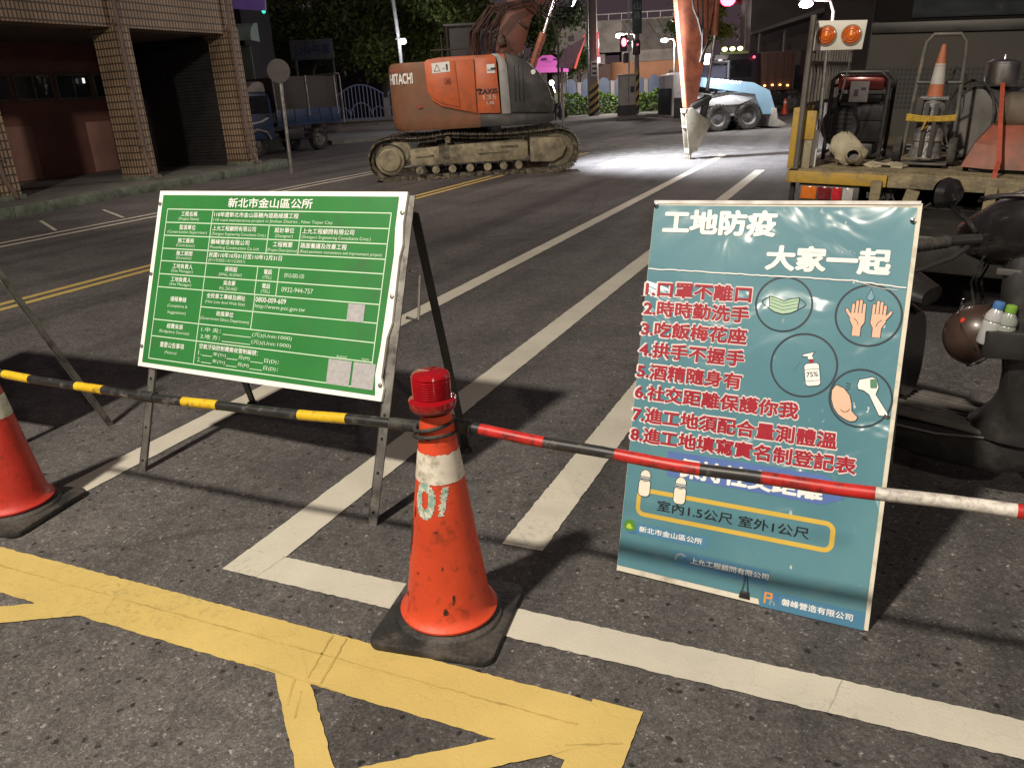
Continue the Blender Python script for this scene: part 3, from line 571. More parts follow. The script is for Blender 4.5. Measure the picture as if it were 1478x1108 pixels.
c1 = pm(); c1.prism([(.397, .012), (.431, .012), (.427, .034), (.401, .034)], .022, MX.Translation((0, 0, -.004)), .002); c1.build('clip_body', BLACKM, bc)
c1 = pm(); c1.tube([(.405, .034, .019), (.409, .060, .020), (.411, .084, .020), (.417, .084, .020), (.419, .060, .020), (.423, .034, .019)], .0011, 6); c1.build('wire_handle', DARKST, bc)
# ------------------------------------------------------------------ traffic cones
def cone_r(z): return .129+(.043-.129)*(z-.06)/(.69-.06)
def make_cone(label, body_mat, loc, rz, tilt=(0, 0), band=.500):
    t = thing('traffic_cone', label, 'traffic cone', loc, rz, rot=(tilt[0], tilt[1], rz))
    b = MB(); b.prism(rrect(-.190, -.190, .190, .190, .035), .028, None, .008)
    b.lathe([(.165, .0275), (.160, .038), (.140, .048), (.125, .050), (.10, .050)], 40); b.build('rubber_base', BLACK, t)
    c = MB(); pr = [(.128, .048), (.146, .053), (.147, .060), (.136, .068), (cone_r(.08)+.001, .082)]
    pr += [(cone_r(.08+(.61*k/24)), .08+.61*k/24) for k in range(1, 25)]+[(.040, .692), (.034, .692), (.034, .60)]
    c.lathe(pr, 48); c.build('cone_body', body_mat, t)
    s = MB(); pr = [(cone_r(z)+.0012, z) for z in [band+.086*k/10 for k in range(11)]]
    rings = []
    for i, (r_, z) in enumerate(pr): rings.append([V((r_*math.cos(2*math.pi*k/64), r_*math.sin(2*math.pi*k/64), z+(RND(-.004, .003) if i in (0, 10) else 0)*(1 if i else .3))) for k in range(64)])
    s.ring(rings, False); s.build('reflective_band', CONEW, t); return t
CC = V((-1.062, 1.752, 0))
cone = make_cone('orange traffic cone with red warning lamp and worn 01 marking', CONEO, CC, R(8), (R(.5), R(1.6)))
# worn stencilled number, wrapped round the cone
WORN, nt, bs = _nt('worn_pale_green_letters')
def _worn():
    N = nt.nodes.new; L = nt.links.new; tc = N('ShaderNodeTexCoord'); n = N('ShaderNodeTexNoise'); n.inputs['Scale'].default_value = 70; n.inputs['Detail'].default_value = 6; L(tc.outputs['Object'], n.inputs['Vector'])
    r = N('ShaderNodeValToRGB'); e = r.color_ramp.elements; e[0].position = .40; e[1].position = .60; e[0].color = (.22, .40, .34, 1); e[1].color = (.62, .64, .55, 1); L(n.outputs['Fac'], r.inputs['Fac']); L(r.outputs[0], bs.inputs['Base Color']); bs.inputs['Roughness'].default_value = .6
_worn()
def wrap(p, a0):
    x, z = p[0], p[1]; r_ = cone_r(z)+.0014+p[2]; a = a0+x/r_; return (r_*math.cos(a), r_*math.sin(a), z)
def grid_shape(mb, cells, a0, st=.003):
    for (x, z) in cells:
        q = [(x, z, 0), (x+st, z, 0), (x+st, z+st, 0), (x, z+st, 0)]; mb.add([wrap(p, a0) for p in q], [(0, 1, 2, 3)])
am = math.radians(-90)-R(8)-R(5)
cells = []
for i in range(-12, 26):
    for k in range(0, 30):
        x, z = i*.003-.014, .404+k*.003; ex = RND(-.12, .12)
        e = ((x+.010)/.027)**2+((z-.447)/.046)**2; e2 = ((x+.009)/.009)**2+((z-.449)/.024)**2
        if (e < 1+ex and e2 > 1+ex*2) and random.random() > .03: cells.append((x, z))
        elif .027 < x+RND(-.002, .002)-.12*(z-.443) < .042 and .415 < z < .484 and random.random() > .10: cells.append((x, z))
cells2 = []
for (cx, cz, rx, rz_) in ((-.075, .335, .010, .055), (-.083, .28, .006, .03), (.062, .115, .009, .011), (-.03, .22, .005, .003), (.03, .36, .006, .003), (.085, .15, .004, .016), (-.10, .12, .012, .006), (.00, .63, .012, .006), (-.05, .40, .004, .02), (.05, .25, .003, .006)):
    for i in range(-12, 13):
        for k in range(-30, 31):
            x, z = i*.0025, k*.0025
            if (x/rx)**2+(z/rz_)**2 < RND(.25, 1.25): cells2.append((cx+x, cz+z))
sm = MB(); grid_shape(sm, cells2, am, .0025); sm.v = [V((p.x*.9995, p.y*.9995, p.z)) for p in sm.v]; sm.build('scuff_mark', mat('scuff_black', (.035, .018, .014), .7, 0, .4, 40), cone, smooth=False)
lm = MB(); grid_shape(lm, [(x*1.22+.006, .447+(z-.447)*1.22) for x, z in cells], am, .00367); lm.build('number_marking', WORN, cone, smooth=False)
wl = thing('warning_lamp', 'red beacon lamp standing on top of the orange cone', 'warning lamp', CC+V((.018, -.012, .69)), 0)
b = MB(); b.lathe([(0, -.03), (.030, -.03), (.030, .012), (.060, .016), (.064, .024), (.062, .030), (0, .030)], 36); b.build('lamp_base', mat('dark_red_plastic', (.16, .012, .015), .4, 0, .3), wl)
RL, nt, bs = _nt('red_lens'); bs.inputs['Base Color'].default_value = (.62, .012, .022, 1); bs.inputs['Roughness'].default_value = .14; bs.inputs['Transmission Weight'].default_value = .55; bs.inputs['Coat Weight'].default_value = .6
b = MB(); pr = [(.064, .028), (.066, .034), (.066, .044), (.060, .048)]
for k in range(9): z = .050+k*.0065; pr += [(.0535, z), (.0500, z+.0032)]
pr += [(.0535, .110), (.050, .117), (.040, .122), (.0, .124)]
b.lathe(pr, 40); b.build('lens', RL, wl)
b = MB(); b.sphere((0, 0, .075), .022, 10); b.build('reflector', mat('red_reflector', (.5, .03, .03), .25, .4, .2), wl)
lc = gp(27, 738)
cone2 = make_cone('dark red traffic cone with a dirty band at the left edge of the photo', CONER, (lc.x, lc.y, 0), R(8), (0, 0), .425)
# ------------------------------------------------------------------ barrier bars
def bar(name, label, p0, p1, r, stripes, caps, group=None):
    """stripes: (start, end, material index) as fractions"""
    t = thing(name, label, 'barrier bar', p0); p0, p1 = V(p0), V(p1); d = p1-p0; mb = MB()
    n = 60
    for a, e, k in stripes:
        mb.k = k; q = 10; mb.tube([d*(a+(e-a)*i/q)+V((0, .002*math.sin(9*(a+(e-a)*i/q)), -.018*math.sin(math.pi*(a+(e-a)*i/q))+.0016*math.sin(23*(a+(e-a)*i/q)))) for i in range(q+1)], [r+(.0007 if k == 1 else 0)+RND(-.0003, .0003) for i in range(q+1)], 18, True)
    mb.build('bar', [KBAND, YBAND if 'yellow' in label else RBAND, WBAND], t)
    for a, e, rr in caps:
        m_ = MB(); m_.tube([d*a+V((0, 0, -.018*math.sin(math.pi*a))), d*((a+e)/2)+V((0, 0, -.018*math.sin(math.pi*(a+e)/2))), d*e+V((0, 0, -.018*math.sin(math.pi*e)))], rr, 18); m_.build('sleeve', BLACK, t)
    return t
ZB = .635
yb0, yb1 = gp(-40, 533, ZB), gp(612, 616, ZB)
def frac(px, a, b_): return (px-a)/(b_-a)
def yf(px): return min(1, max(0, frac(px, -40, 612)))
ystr = [(0, yf(20), 0)]; prev = 20
for a, e in ((20, 66), (146, 190), (312, 361), (467, 525)):
    if a > prev: ystr.append((yf(prev), yf(a), 0))
    ystr.append((yf(a), yf(e), 1)); prev = e
ystr.append((yf(525), 1, 0))
bar('barrier_bar', 'black barrier bar with yellow bands in front of the green notice', yb0, yb1, .0152, ystr, [(yf(248), yf(270), .0185), (yf(576), yf(592), .0185), (yf(588), 1, .0175)])
rb0, rb1 = gp(640, 610, ZB), gp(1500, 741, ZB)
def rf(px): return min(1, max(0, frac(px, 640, 1500)))
bar('barrier_bar', 'red and black barrier bar with a worn white end in front of the teal poster', rb0, rb1, .0152, [(0, rf(712), 0), (rf(712), rf(829), 1), (rf(829), rf(950), 0), (rf(950), rf(1082), 1), (rf(1082), rf(1168), 0), (rf(1168), rf(1316), 1), (rf(1316), rf(1477), 2), (rf(1477), 1, 1)],
    [(0, rf(697), .0205), (rf(1145), rf(1170), .0158)])
tie = MB()
for k, z in enumerate((.655, .628)):
    pts = []
    for i in range(25):
        a = 2*math.pi*i/24; r_ = cone_r(z)+.006; pts.append((CC.x+.010+r_*math.cos(a), CC.y-.006+r_*math.sin(a)+(.012 if math.sin(a) > .3 else 0), z+.010*math.cos(a+k)))
    tie.tube(pts, .0055, 8, False)
tag(tie.build('rubber_tie', BLACK), 'black rubber cord looped round the cone neck holding both bars', 'cord')
# ------------------------------------------------------------------ excavator (local x forward, y to its far side, z up)
EO = V((-8.6, 13.8, 0)); EYW = math.atan2(1.4, 2.9)
ex = thing('excavator', 'orange crawler excavator with dark grey nose cover and muddy cream tracks', 'excavator', EO, EYW)
ENRM = V((-math.sin(EYW), math.cos(EYW), 0)); EDIR = V((math.cos(EYW), math.sin(EYW), 0))
def eu(px, py, v=0.):                           # photo pixel -> excavator-local point in the plane y = v
    P = pl(px, py, EO+ENRM*v, ENRM); return V(((P-EO).dot(EDIR), v, P.z))
def track_path():
    pts = []; r = .405; c0, c1 = (-.12, r), (3.22, r+.02)
    n = 14
    for i in range(n+1): a = R(90+180*i/n); pts.append((c0[0]+r*math.cos(a), c0[1]+r*math.sin(a)))
    for i in range(1, 18): u = c0[0]+(c1[0]-c0[0])*i/18; pts.append((u, .0 if .1 < u < 2.9 else .004))
    for i in range(n+1): a = R(-90+180*i/n); pts.append((c1[0]+r*math.cos(a), c1[1]+r*math.sin(a)))
    for i in range(1, 22):                       # sagging top run over one carrier roller
        u = c1[0]+(c0[0]-c1[0])*i/22; top = .83
        sg = 0
        if u > 1.05: sg = -.055*math.sin(math.pi*(u-1.05)/(3.22-1.05))
        else: sg = -.05*math.sin(math.pi*(1.05-u)/(1.17))
        pts.append((u, top+.02*(1-abs(u-1.05)/2.2)+sg))
    return pts
def resample(pts, step):
    P = [V(p) for p in pts]+[V(pts[0])]; out = []; acc = 0; nxt = 0
    L_ = sum((P[i+1]-P[i]).length for i in range(len(P)-1)); n = int(L_/step); st = L_/n; d = 0; i = 0; out = []
    for k in range(n):
        t = k*st
        while d+(P[i+1]-P[i]).length < t: d += (P[i+1]-P[i]).length; i += 1
        s_ = (P[i+1]-P[i]); out.append((P[i]+s_.normalized()*(t-d), s_.normalized()))
    return out
TP = resample(track_path(), .165)
for y0 in (.0, 1.95):
    tk = MB()
    for p, t in TP:
        a = math.atan2(t.y, t.x); M = MX.Translation((p.x, y0+.25, p.y)) @ MX.Rotation(-a, 4, 'Y')
        nrm = 1
        for off, sz, c in ((0, (.158, .50, .018), (0, 0, .0)), (0, (.014, .50, .030), (-.05, 0, -.02)), (0, (.014, .50, .030), (.0, 0, -.02)), (0, (.014, .50, .030), (.05, 0, -.02)), (0, (.15, .035, .07), (0, -.07, .05)), (0, (.15, .035, .07), (0, .07, .05))):
            bm = bmesh.new(); bmesh.ops.create_cube(bm, size=1)
            for v in bm.verts: v.co = V((v.co.x*sz[0]+c[0], v.co.y*sz[1]+c[1], v.co.z*sz[2]+c[2]))
            bm.verts.index_update(); tk.bmadd(bm, M)
    tk.build('crawler_track', TRACK, ex, smooth=False)
    f = MB(); f.prism([(.28, .27), (2.55, .27), (2.62, .33), (2.62, .62), (2.5, .66), (1.6, .64), (.35, .60), (.28, .55)], .30, MX.Translation((0, y0+.40, 0)) @ XZ, .018)
    for u in (.5, 1.0, 1.75, 2.05): f.box((u+.02, y0+.085, .47-.0*u), (.003 if u in (1.0,) else .30, .01, .05), 0)
    f.k = 1
    f.box((.58, y0+.094, .455), (.34, .02, .035), .004); f.box((2.25, y0+.094, .545), (.34, .02, .035), .004); f.box((1.68, y0+.094, .47), (.09, .02, .10), .02); f.box((.96, y0+.0965, .45), (.20, .012, .33), 0)
    f.k = 0
    for u in (.45, .77, 1.10, 1.45, 1.80, 2.12, 2.42): f.lathe([(0, 0), (.075, 0), (.075, .05), (.045, .055), (.045, .16), (0, .16)], 18, MX.Translation((u, y0+.10, .175)) @ MX.Rotation(R(-90), 4, 'X'))
    f.build('track_frame', [CREAM, TRACK], ex)
    f = MB(); f.lathe([(0, 0), (.20, 0), (.225, .02), (.225, .04), (.27, .045), (.285, .06), (.285, .38), (0, .38)], 40, MX.Translation((-.12, y0+.06, .405)) @ MX.Rotation(R(-90), 4, 'X')); f.build('idler_wheel', CREAM, ex)
    f = MB(); f.prism([(2.66, .22), (3.10, .20), (3.30, .30), (3.38, .48), (3.28, .66), (2.66, .70)], .22, MX.Translation((0, y0+.30, 0)) @ XZ, .02)
    for k in range(21):
        a = 2*math.pi*k/21; f.box((3.22+.33*math.cos(a), y0+.27, .425+.33*math.sin(a)), (.085, .07, .05), .008, MX.Rotation(-a, 4, 'Y'))
    f.lathe([(0, 0), (.31, 0), (.31, .09), (0, .09)], 36, MX.Translation((3.22, y0+.22, .425)) @ MX.Rotation(R(-90), 4, 'X')); f.build('final_drive', CREAM, ex)
    f = MB(); f.lathe([(0, 0), (.06, 0), (.06, .05), (.05, .06), (.05, .3), (0, .3)], 16, MX.Translation((1.05, y0+.08, .735)) @ MX.Rotation(R(-90), 4, 'X')); f.box((1.05, y0+.28, .66), (.12, .08, .12), .01); f.build('carrier_roller', CREAM, ex)
f = MB(); f.box((1.55, 1.22, .58), (1.5, 1.6, .34), .05); f.lathe([(.58, .70), (.58, .98)], 36, MX.Translation((1.55, 1.22, 0)), True); f.build('undercarriage', DARKST, ex)
def body_plan(u0, u1, v0, v1, r, n=10): return arc(u1-.02, v1-.02, .02, 90, 0, 2)+arc(u1-.02, v0+.02, .02, 0, -90, 2)+arc(u0+r, v0+r, r, 270, 180, n)+arc(u0+r, v1-r, r, 180, 90, n)
cw = MB(); z0 = .93
pl_ = arc(.95, 1.22, 1.20, 118, 242, 22); pl_ = [(max(-.03, (x-.95)*.84+.95-.0), y) for x, y in pl_]
out = [(1.72, 2.38), (.5, 2.38)]+[(-.02, 1.85), (-.06, 1.22), (-.02, .55)]+[(.06, .30), (.22, .14), (.45, .06), (1.72, .05)]
rings = []
for z, k in ((.93, .94), (1.0, .985), (1.15, 1.0), (2.02, 1.0), (2.12, .985), (2.17, .95)):
    rings.append([V((1.0+(x-1.0)*k if x < 1 else x, 1.22+(y-1.22)*(k*.5+.5), z)) for x, y in out])
cw.ring(rings, True); cw.build('counterweight', MUDOR, ex, ang=40)
ho = MB(); ho.prism([(.75, 2.2), (.72, 2.10), (2.5, 2.10), (2.42, 2.235), (1.0, 2.235)], 2.26, MX.Translation((0, 2.36, 0)) @ XZ, .02); ho.build('engine_hood', ORANGE, ex)
d1 = [(.72, 2.17), (.74, 1.66), (.82, 1.47), (.98, 1.36), (1.66, 1.19), (1.66, 2.17)]
dm = MB(); dm.prism(d1, .035, MX.Translation((0, .055, 0)) @ XZ, .010); dm.prism([(.76, 2.15), (.78, 1.69), (.85, 1.51), (.99, 1.41), (1.34, 1.32), (1.30, 2.15)], .022, MX.Translation((0, .022, 0)) @ XZ, .010); dm.build('side_door', ORANGE, ex)
dm = MB(); dm.prism([(1.68, 1.19), (2.12, 1.17), (2.08, 2.2), (1.68, 2.18)], .035, MX.Translation((0, .055, 0)) @ XZ, .010); dm.build('service_door', ORANGE, ex)
dm = MB(); dm.prism([(2.14, 1.15), (2.32, 1.15), (2.29, 2.0), (2.25, 2.14), (2.13, 2.24), (1.98, 2.24), (2.09, 2.17), (2.12, 2.05)], .06, MX.Translation((0, .07, 0)) @ XZ, .012); dm.build('silver_strip', SILV, ex)
nose = [(2.30, 1.15), (3.10, 1.12), (3.17, 1.2), (3.155, 1.36), (3.06, 1.62), (2.90, 1.87), (2.68, 2.07), (2.48, 2.20), (2.24, 2.26), (2.27, 2.0)]
dm = MB(); dm.prism(nose, 1.10, MX.Translation((0, 1.12, 0)) @ XZ, .05); dm.build('nose_cover', DGREY, ex)
dm = MB()
for u in (2.42, 2.50, 2.58): dm.box((u, .022, 1.68), (.022, .012, .66), .004)
dm.build('vent_slot', INK, ex); dm = MB(); dm.lathe([(0, 0), (.045, 0), (.045, .012), (0, .014)], 20, MX.Translation((2.78, .018, 1.88)) @ MX.Rotation(R(90), 4, 'X')); dm.build('round_badge', WHITEP, ex)
dm = MB(); dm.prism([(1.70, 1.18), (3.15, 1.12), (3.17, .99), (3.0, .93), (1.70, .93)], 2.3, MX.Translation((0, 2.36, 0)) @ XZ, .02); dm.build('deck_skirt', DGREY, ex)
lt_ = MB(); ME_ = MX.Translation((0, .012, 0)) @ XZ
lt_.k = 0; MF = MX.Translation((0, .0, 0)) @ XZ
def wrapcw(p):                                  # follow the rounded tail
    x, z = p[0], p[1]
    prof = [(-.06, 1.22), (-.02, .55), (.06, .30), (.22, .14), (.45, .06), (1.72, .05)]
    for (a, b_), (c_, d_) in zip(prof, prof[1:]):
        L_ = math.hypot(c_-a, d_-b_)
    for i in range(len(prof)-1):
        (a, b_), (c_, d_) = prof[i], prof[i+1]
        if x <= c_ or i == len(prof)-2:
            t = (x-a)/(c_-a); n = V((b_-d_, 0, 0)); y = b_+(d_-b_)*t; return (x-.004, y-.010-p[2], z)
s_ = MB(); s_.text('HITACHI', .015, 1.80, .46, .18, 0, .045, None, wrapcw); s_.build('maker_lettering', WHITEP, ex, smooth=False, fix=False)
s_ = MB(); s_.text('ZAXIS', 1.705, 1.535, .37, .085, -.012, .05, MX.Translation((0, .002, 0)) @ XZ); s_.build('model_lettering', INK, ex, smooth=False, fix=False)
for a_, q_ in (('135', (1.80, 1.43, .25, .085, 0, .0)), ('US', (1.86, 1.34, .14, .055, 0, .03))): s_ = MB(); s_.text(a_, *q_, MX.Translation((0, .014, 0)) @ XZ); s_.build('size_lettering', mat('faded_white_print', (.62, .50, .44), .6), ex, smooth=False, fix=False)
s_ = MB(); M_ = MX.Translation((0, -.003, 0)) @ XZ; s_.prism([(.86, 1.95), (1.20, 1.97), (1.20, 2.15), (.86, 2.13)], .004, MX.Translation((0, .000, 0)) @ XZ); s_.k = 1
M_ = MX.Translation((0, -.0065, 0)) @ XZ; s_.line([(.90, 1.985), (1.01, 1.99), (.955, 2.10)], .010, 0, True, M_); s_.poly([(1.13, 1.99), (1.16, 1.99), (1.165, 2.09), (1.145, 2.11), (1.125, 2.09)], 0, M_); s_.line([(1.06, 2.03), (1.11, 2.03)], .01, 0, False, M_); s_.build('warning_label', [WHITEP, INK], ex, smooth=False)
s_ = MB(); s_.prism([(1.90, 1.90), (2.05, 1.90), (2.05, 2.06), (1.90, 2.06)], .004, MX.Translation((0, .018, 0)) @ XZ); s_.k = 1; s_.poly([(1.905, 1.935), (2.045, 1.935), (2.045, 1.975), (1.905, 1.975)], 0, MX.Translation((0, .012, 0)) @ XZ); s_.build('small_label', [WHITEP, SILV], ex, smooth=False)
s_ = MB(); s_.box((1.14, -.002, 1.80), (.13, .006, .115), .02); s_.k = 1; s_.lathe([(0, 0), (.018, 0), (0, .01)], 12, MX.Translation((1.14, -.005, 1.80)) @ MX.Rotation(R(90), 4, 'X')); s_.build('door_latch', [mat('dark_orange', (.30, .06, .02)), INK], ex)
s_ = MB(); M_ = MX.Translation((0, .036, 0)) @ XZ; s_.poly([(.50, 1.37), (.56, 1.405), (.62, 1.37), (.56, 1.335)], 0, M_); s_.poly([(.08, 2.03), (.32, 2.05), (.32, 2.07), (.08, 2.05)], .12, M_); s_.build('faded_decal', mat('faded_red', (.36, .06, .03)), ex, smooth=False)
# cab behind, dark
cb = MB()
for u, v in ((1.15, 1.45), (2.55, 1.45), (1.15, 2.36), (2.75, 2.36), (1.62, 1.45), (1.62, 2.36)): cb.tube([(u, v, 1.2), (u+(.0 if u < 2 else -.08), v, 2.84)], .045, 8)
cb.box((1.85, 1.90, 2.87), (1.55, 1.0, .09), .04); cb.box((1.30, 1.90, 2.3), (.38, .9, 1.1), .04); cb.box((2.0, 1.9, 1.5), (1.6, .98, .7), .03); cb.box((1.38, 1.46, 2.0), (.5, .05, 1.7)); cb.build('cab', mat('cab_black', (.008, .008, .009), .5), ex)
cb = MB(); cb.box((2.08, 1.445, 2.35), (.86, .012, .88), 0); cb.box((2.66, 1.9, 2.2), (.012, .86, 1.2), 0); cb.build('cab_glass', mat('dark_window_glass', (.035, .04, .06), .08, 0, .2, spec=.8), ex)
cb = MB(); cb.tube([(1.02, 1.42, 2.25), (1.02, 1.40, 2.72)], .018, 8); cb.build('exhaust_pipe', DARKST, ex)
# boom, cylinders, hoses, arm, bucket
def plate(mb, ol, v0, v1, bev=.015): mb.prism(ol, v1-v0, MX.Translation((0, v1, 0)) @ XZ, bev)
bm_o = mat('boom_orange', (.40, .125, .065), .5, 0, .2, 2, dirt=(.16, .05, .03), dscale=3, damt=.4)
f = MB(); plate(f, [(2.05, 1.75), (2.45, 1.70), (2.62, 2.2), (2.86, 2.9), (3.15, 3.22), (3.6, 3.30), (4.4, 3.20), (6.0, 3.62), (6.25, 3.85), (6.1, 4.1), (5.6, 4.1), (4.2, 3.86), (3.3, 3.98), (2.75, 3.80), (2.36, 3.2), (2.12, 2.5)], 1.0, 1.42); f.build('boom', mat('boom_shaded_orange', (.17, .045, .022), .55, 0, .3, 3, dirt=(.07, .03, .02), dscale=3, damt=.5), ex)  # shade on the boom put into this darker orange, plus mud
for v in (.90, 1.53):
    f = MB(); a, c = eu(768, 97, v), eu(784, 48, v); a.y = c.y = v; e = a+(c-a)*2.1; f.tube([a, c], .075, 14); f.build('cylinder_barrel', bm_o, ex); f = MB(); f.tube([c-(c-a)*.02, e], .034, 12); f.build('cylinder_rod', CHROME, ex)
hs = MB()
for k in range(12):
    v = .86+.05*k+RND(-.02, .02); u = 1.9+RND(-.15, .25); a = RND(.2, .6)
    hs.tube([(u-.15, v, 2.1+RND(0, .2)), (u-.1+RND(-.1, .1), v-.1, 2.5+a*.4), (u+.25, v-.14, 2.95+a*.4), (u+.8, v-.05, 3.05+a*.3), (u+1.05+RND(-.1, .2), v, 2.7+a*.5), (u+1.15, v, 3.25)], .020, 7)
for k in range(9): u = RND(1.9, 2.7); z = RND(2.2, 2.9); hs.box((u, RND(.86, 1.0), z), (RND(.06, .2), .08, RND(.05, .14)), .015, MX.Rotation(RND(-1, 1), 4, 'Y'))
hs.build('hydraulic_hoses', mat('hose_brown', (.055, .028, .02), .5, 0, .6, 8), ex)
f = MB(); f.tube([(3.2, .2, 1.2), (3.26, .10, 1.3), (3.28, .08, 2.3), (3.20, .12, 2.75), (3.02, .3, 2.95)], .022, 8); f.build('mirror_stay', INK, ex)
st_v0, st_v1 = 1.05, 1.37
f = MB(); plate(f, [(5.70, 3.75), (5.76, 3.1), (5.90, 1.9), (5.99, 1.05), (6.10, .95), (6.20, 1.05), (6.34, 1.9), (6.52, 3.0), (6.62, 3.9), (6.2, 4.3), (5.8, 4.1)], st_v0, st_v1, .012); f.build('arm', bm_o, ex)
f = MB(); f.tube([(6.60, 1.2, 3.5), (6.58, 1.2, 2.4)], .07, 12); f.k = 1; f.tube([(6.58, 1.2, 2.4), (6.46, 1.2, 1.35)], .035, 10); f.build('bucket_cylinder', [bm_o, CHROME], ex)
f = MB()
for k in range(4): f.tube([(6.0+.12*k, st_v0-.03, 3.6), (6.08+.1*k, st_v0-.06, 2.9-.2*k), (6.28, st_v0-.05, 2.5-.15*k), (6.33-.03*k, st_v0-.04, 1.9)], .017, 6)
f.build('arm_hose', BLACK, ex)
f = MB(); plate(f, [(6.05, 1.02), (6.12, 1.12), (6.50, 1.26), (6.52, 1.18), (6.2, 1.0)], 1.02, 1.08, .006); plate(f, [(6.05, 1.02), (6.12, 1.12), (6.50, 1.26), (6.52, 1.18), (6.2, 1.0)], 1.34, 1.40, .006); plate(f, [(6.42, 1.28), (6.52, 1.26), (6.42, .78), (6.32, .80)], 1.1, 1.32, .006); f.build('bucket_link', DARKST, ex)
bk = MB()
for v0, v1 in ((1.0, 1.035), (1.385, 1.42)): plate(bk, [(6.02, 1.02), (6.12, 1.04), (6.30, .88), (6.52, .74), (6.36, .46), (6.16, .14), (6.06, .14), (6.02, .5), (5.97, .9)], v0, v1, .006)
bk.add([(6.30, 1.0, .88), (6.30, 1.42, .88), (6.52, 1.42, .74), (6.52, 1.0, .74)], [(0, 1, 2, 3)]); bk.box((6.34, 1.21, .44), (.06, .42, .62), .01, MX.Rotation(R(28), 4, 'Y')); bk.box((5.99, 1.21, .98), (.06, .42, .09), .01); bk.box((6.09, 1.21, .16), (.07, .42, .10), .012); bk.box((6.01, 1.21, .66), (.04, .40, .05), .008)
for v in (1.03, 1.15, 1.27, 1.39): bk.box((6.09, v, .06), (.045, .05, .16), .012)
bk.build('bucket', mat('worn_bucket_steel', (.30, .28, .22), .5, .2, .35, 6, dirt=(.16, .14, .11), dscale=6, damt=.4), ex)
for (u, z) in ((1.72, 1.62), (2.02, 1.98)): f = MB(); f.box((u, .012, z), (.10, .022, .035), .008); f.build('door_handle', INK, ex)
f = MB(); f.tube([(.85, .12, 2.2), (.85, .12, 2.36), (1.55, .12, 2.36), (1.55, .12, 2.2)], .014, 8); f.build('hand_rail', DARKST, ex)
f = MB()
for k in range(26):
    f.sphere((RND(.3, 3.1), RND(-.02, .12), RND(.0, .045)), RND(.02, .05), 4, (1.3, 1, .6))
f.build('mud_clump', mat('dry_mud', (.16, .14, .10), .95, 0, .4, 20, .5, 40), ex)
f = MB(); f.box((3.62, 1.21, 3.17), (.16, .26, .16), .02); f.k = 1; f.box((3.72, 1.21, 3.14), (.03, .2, .12), .01, MX.Rotation(R(30), 4, 'Y')); f.build('boom_work_lamp', [INK, glow('work_lamp_glow', (.95, .95, 1), 12)], ex)
def EW(u, v, z): return EO+EDIR*u+ENRM*v+V((0, 0, z))
lamp('boom_work_light', EW(3.9, 1.15, 3.0), EW(6.4, 1.2, .25), 6500, (.90, .92, 1.0), .12, 118, 1.)
# ------------------------------------------------------------------ wheels, generic
def wheel(parent, c, r, w_, axis='y', name='wheel'):
    t_ = MB(); M = MX.Translation(c) @ (MX.Rotation(R(-90), 4, 'X') if axis == 'y' else MX.Rotation(R(90), 4, 'Y'))
    t_.lathe([(r*.60, -w_*.40), (r*.72, -w_*.5), (r*.93, -w_*.5), (r, -w_*.34), (r, w_*.34), (r*.93, w_*.5), (r*.72, w_*.5), (r*.60, w_*.40), (r*.60, -w_*.40)], 30, M)
    if r > .18:
        for k in range(22):
            a = 2*math.pi*k/22
            for sgn in (-1, 1):
                bm = bmesh.new(); bmesh.ops.create_cube(bm, size=1)
                for v in bm.verts: v.co = V((v.co.x*r*.07, v.co.y*r*.10, v.co.z*w_*.42))
                bm.verts.index_update(); t_.bmadd(bm, M @ MX.Rotation(a+sgn*.06, 4, 'Z') @ MX.Translation((r*.995, 0, sgn*w_*.26)))
    wo = t_.build(name, TYRE, parent)
    q = MB(); q.lathe([(0, -w_*.36), (r*.18, -w_*.36), (r*.2, -w_*.22), (r*.48, -w_*.16), (r*.61, -w_*.42), (r*.62, w_*.42), (r*.48, w_*.16), (0, w_*.2)], 26, M)
    for k in range(6): a = 2*math.pi*k/6; q.lathe([(0, -.015), (r*.035, -.015), (r*.035, .01)], 8, M @ MX.Translation((r*.30*math.cos(a), r*.30*math.sin(a), -w_*.21)))
    q.build('rim', RIM, wo); return wo
# ------------------------------------------------------------------ skid loader
lp = gp(1052, 189); LD = lp.xy.length
sl = thing('skid_loader', 'white and pale blue skid loader lit by a lamp beyond the excavator bucket', 'loader', (lp.x, lp.y, 0), YAW+R(8))
LW = mat('loader_white', (.70, .70, .72), .45, 0, .1, dirt=(.3, .28, .27), dscale=3, damt=.2); LB = mat('loader_blue', (.22, .36, .48), .45, 0, .12, 3); LK = mat('loader_black', (.02, .02, .022), .5)
for u in (-.42, .62):
    for v in (0, 1.25): wheel(sl, (u, v, .42), .42, .28)
f = MB(); f.prism([(-1.35, .45), (1.05, .45), (1.25, .62), (1.25, .95), (.4, 1.02), (-.6, 1.15), (-1.35, 1.3)], 1.1, MX.Translation((0, 1.18, 0)) @ XZ, .03); f.build('chassis', LW, sl)
f = MB(); f.prism([(-1.95, .55), (-1.32, .45), (-1.30, 1.75), (-1.55, 1.88), (-1.95, 1.80)], 1.35, MX.Translation((0, 1.30, 0)) @ XZ, .04); f.k = 1; f.box((-1.62, -.055, .80), (.58, .02, .62), .01); f.box((-1.98, .62, 1.0), (.05, 1.2, .8), .02); f.build('engine_hood', [LW, LK], sl)
f = MB(); f.box((-.55, .62, 2.10), (1.15, 1.0, .09), .04)
for u in (-1.08, -.02):
    for v in (.16, 1.08): f.tube([(u, v, 1.0), (u*.95-.02, v, 2.1)], .05, 8)
f.box((-1.02, .62, 1.5), (.06, .9, 1.0)); f.build('cab_frame', LK, sl)
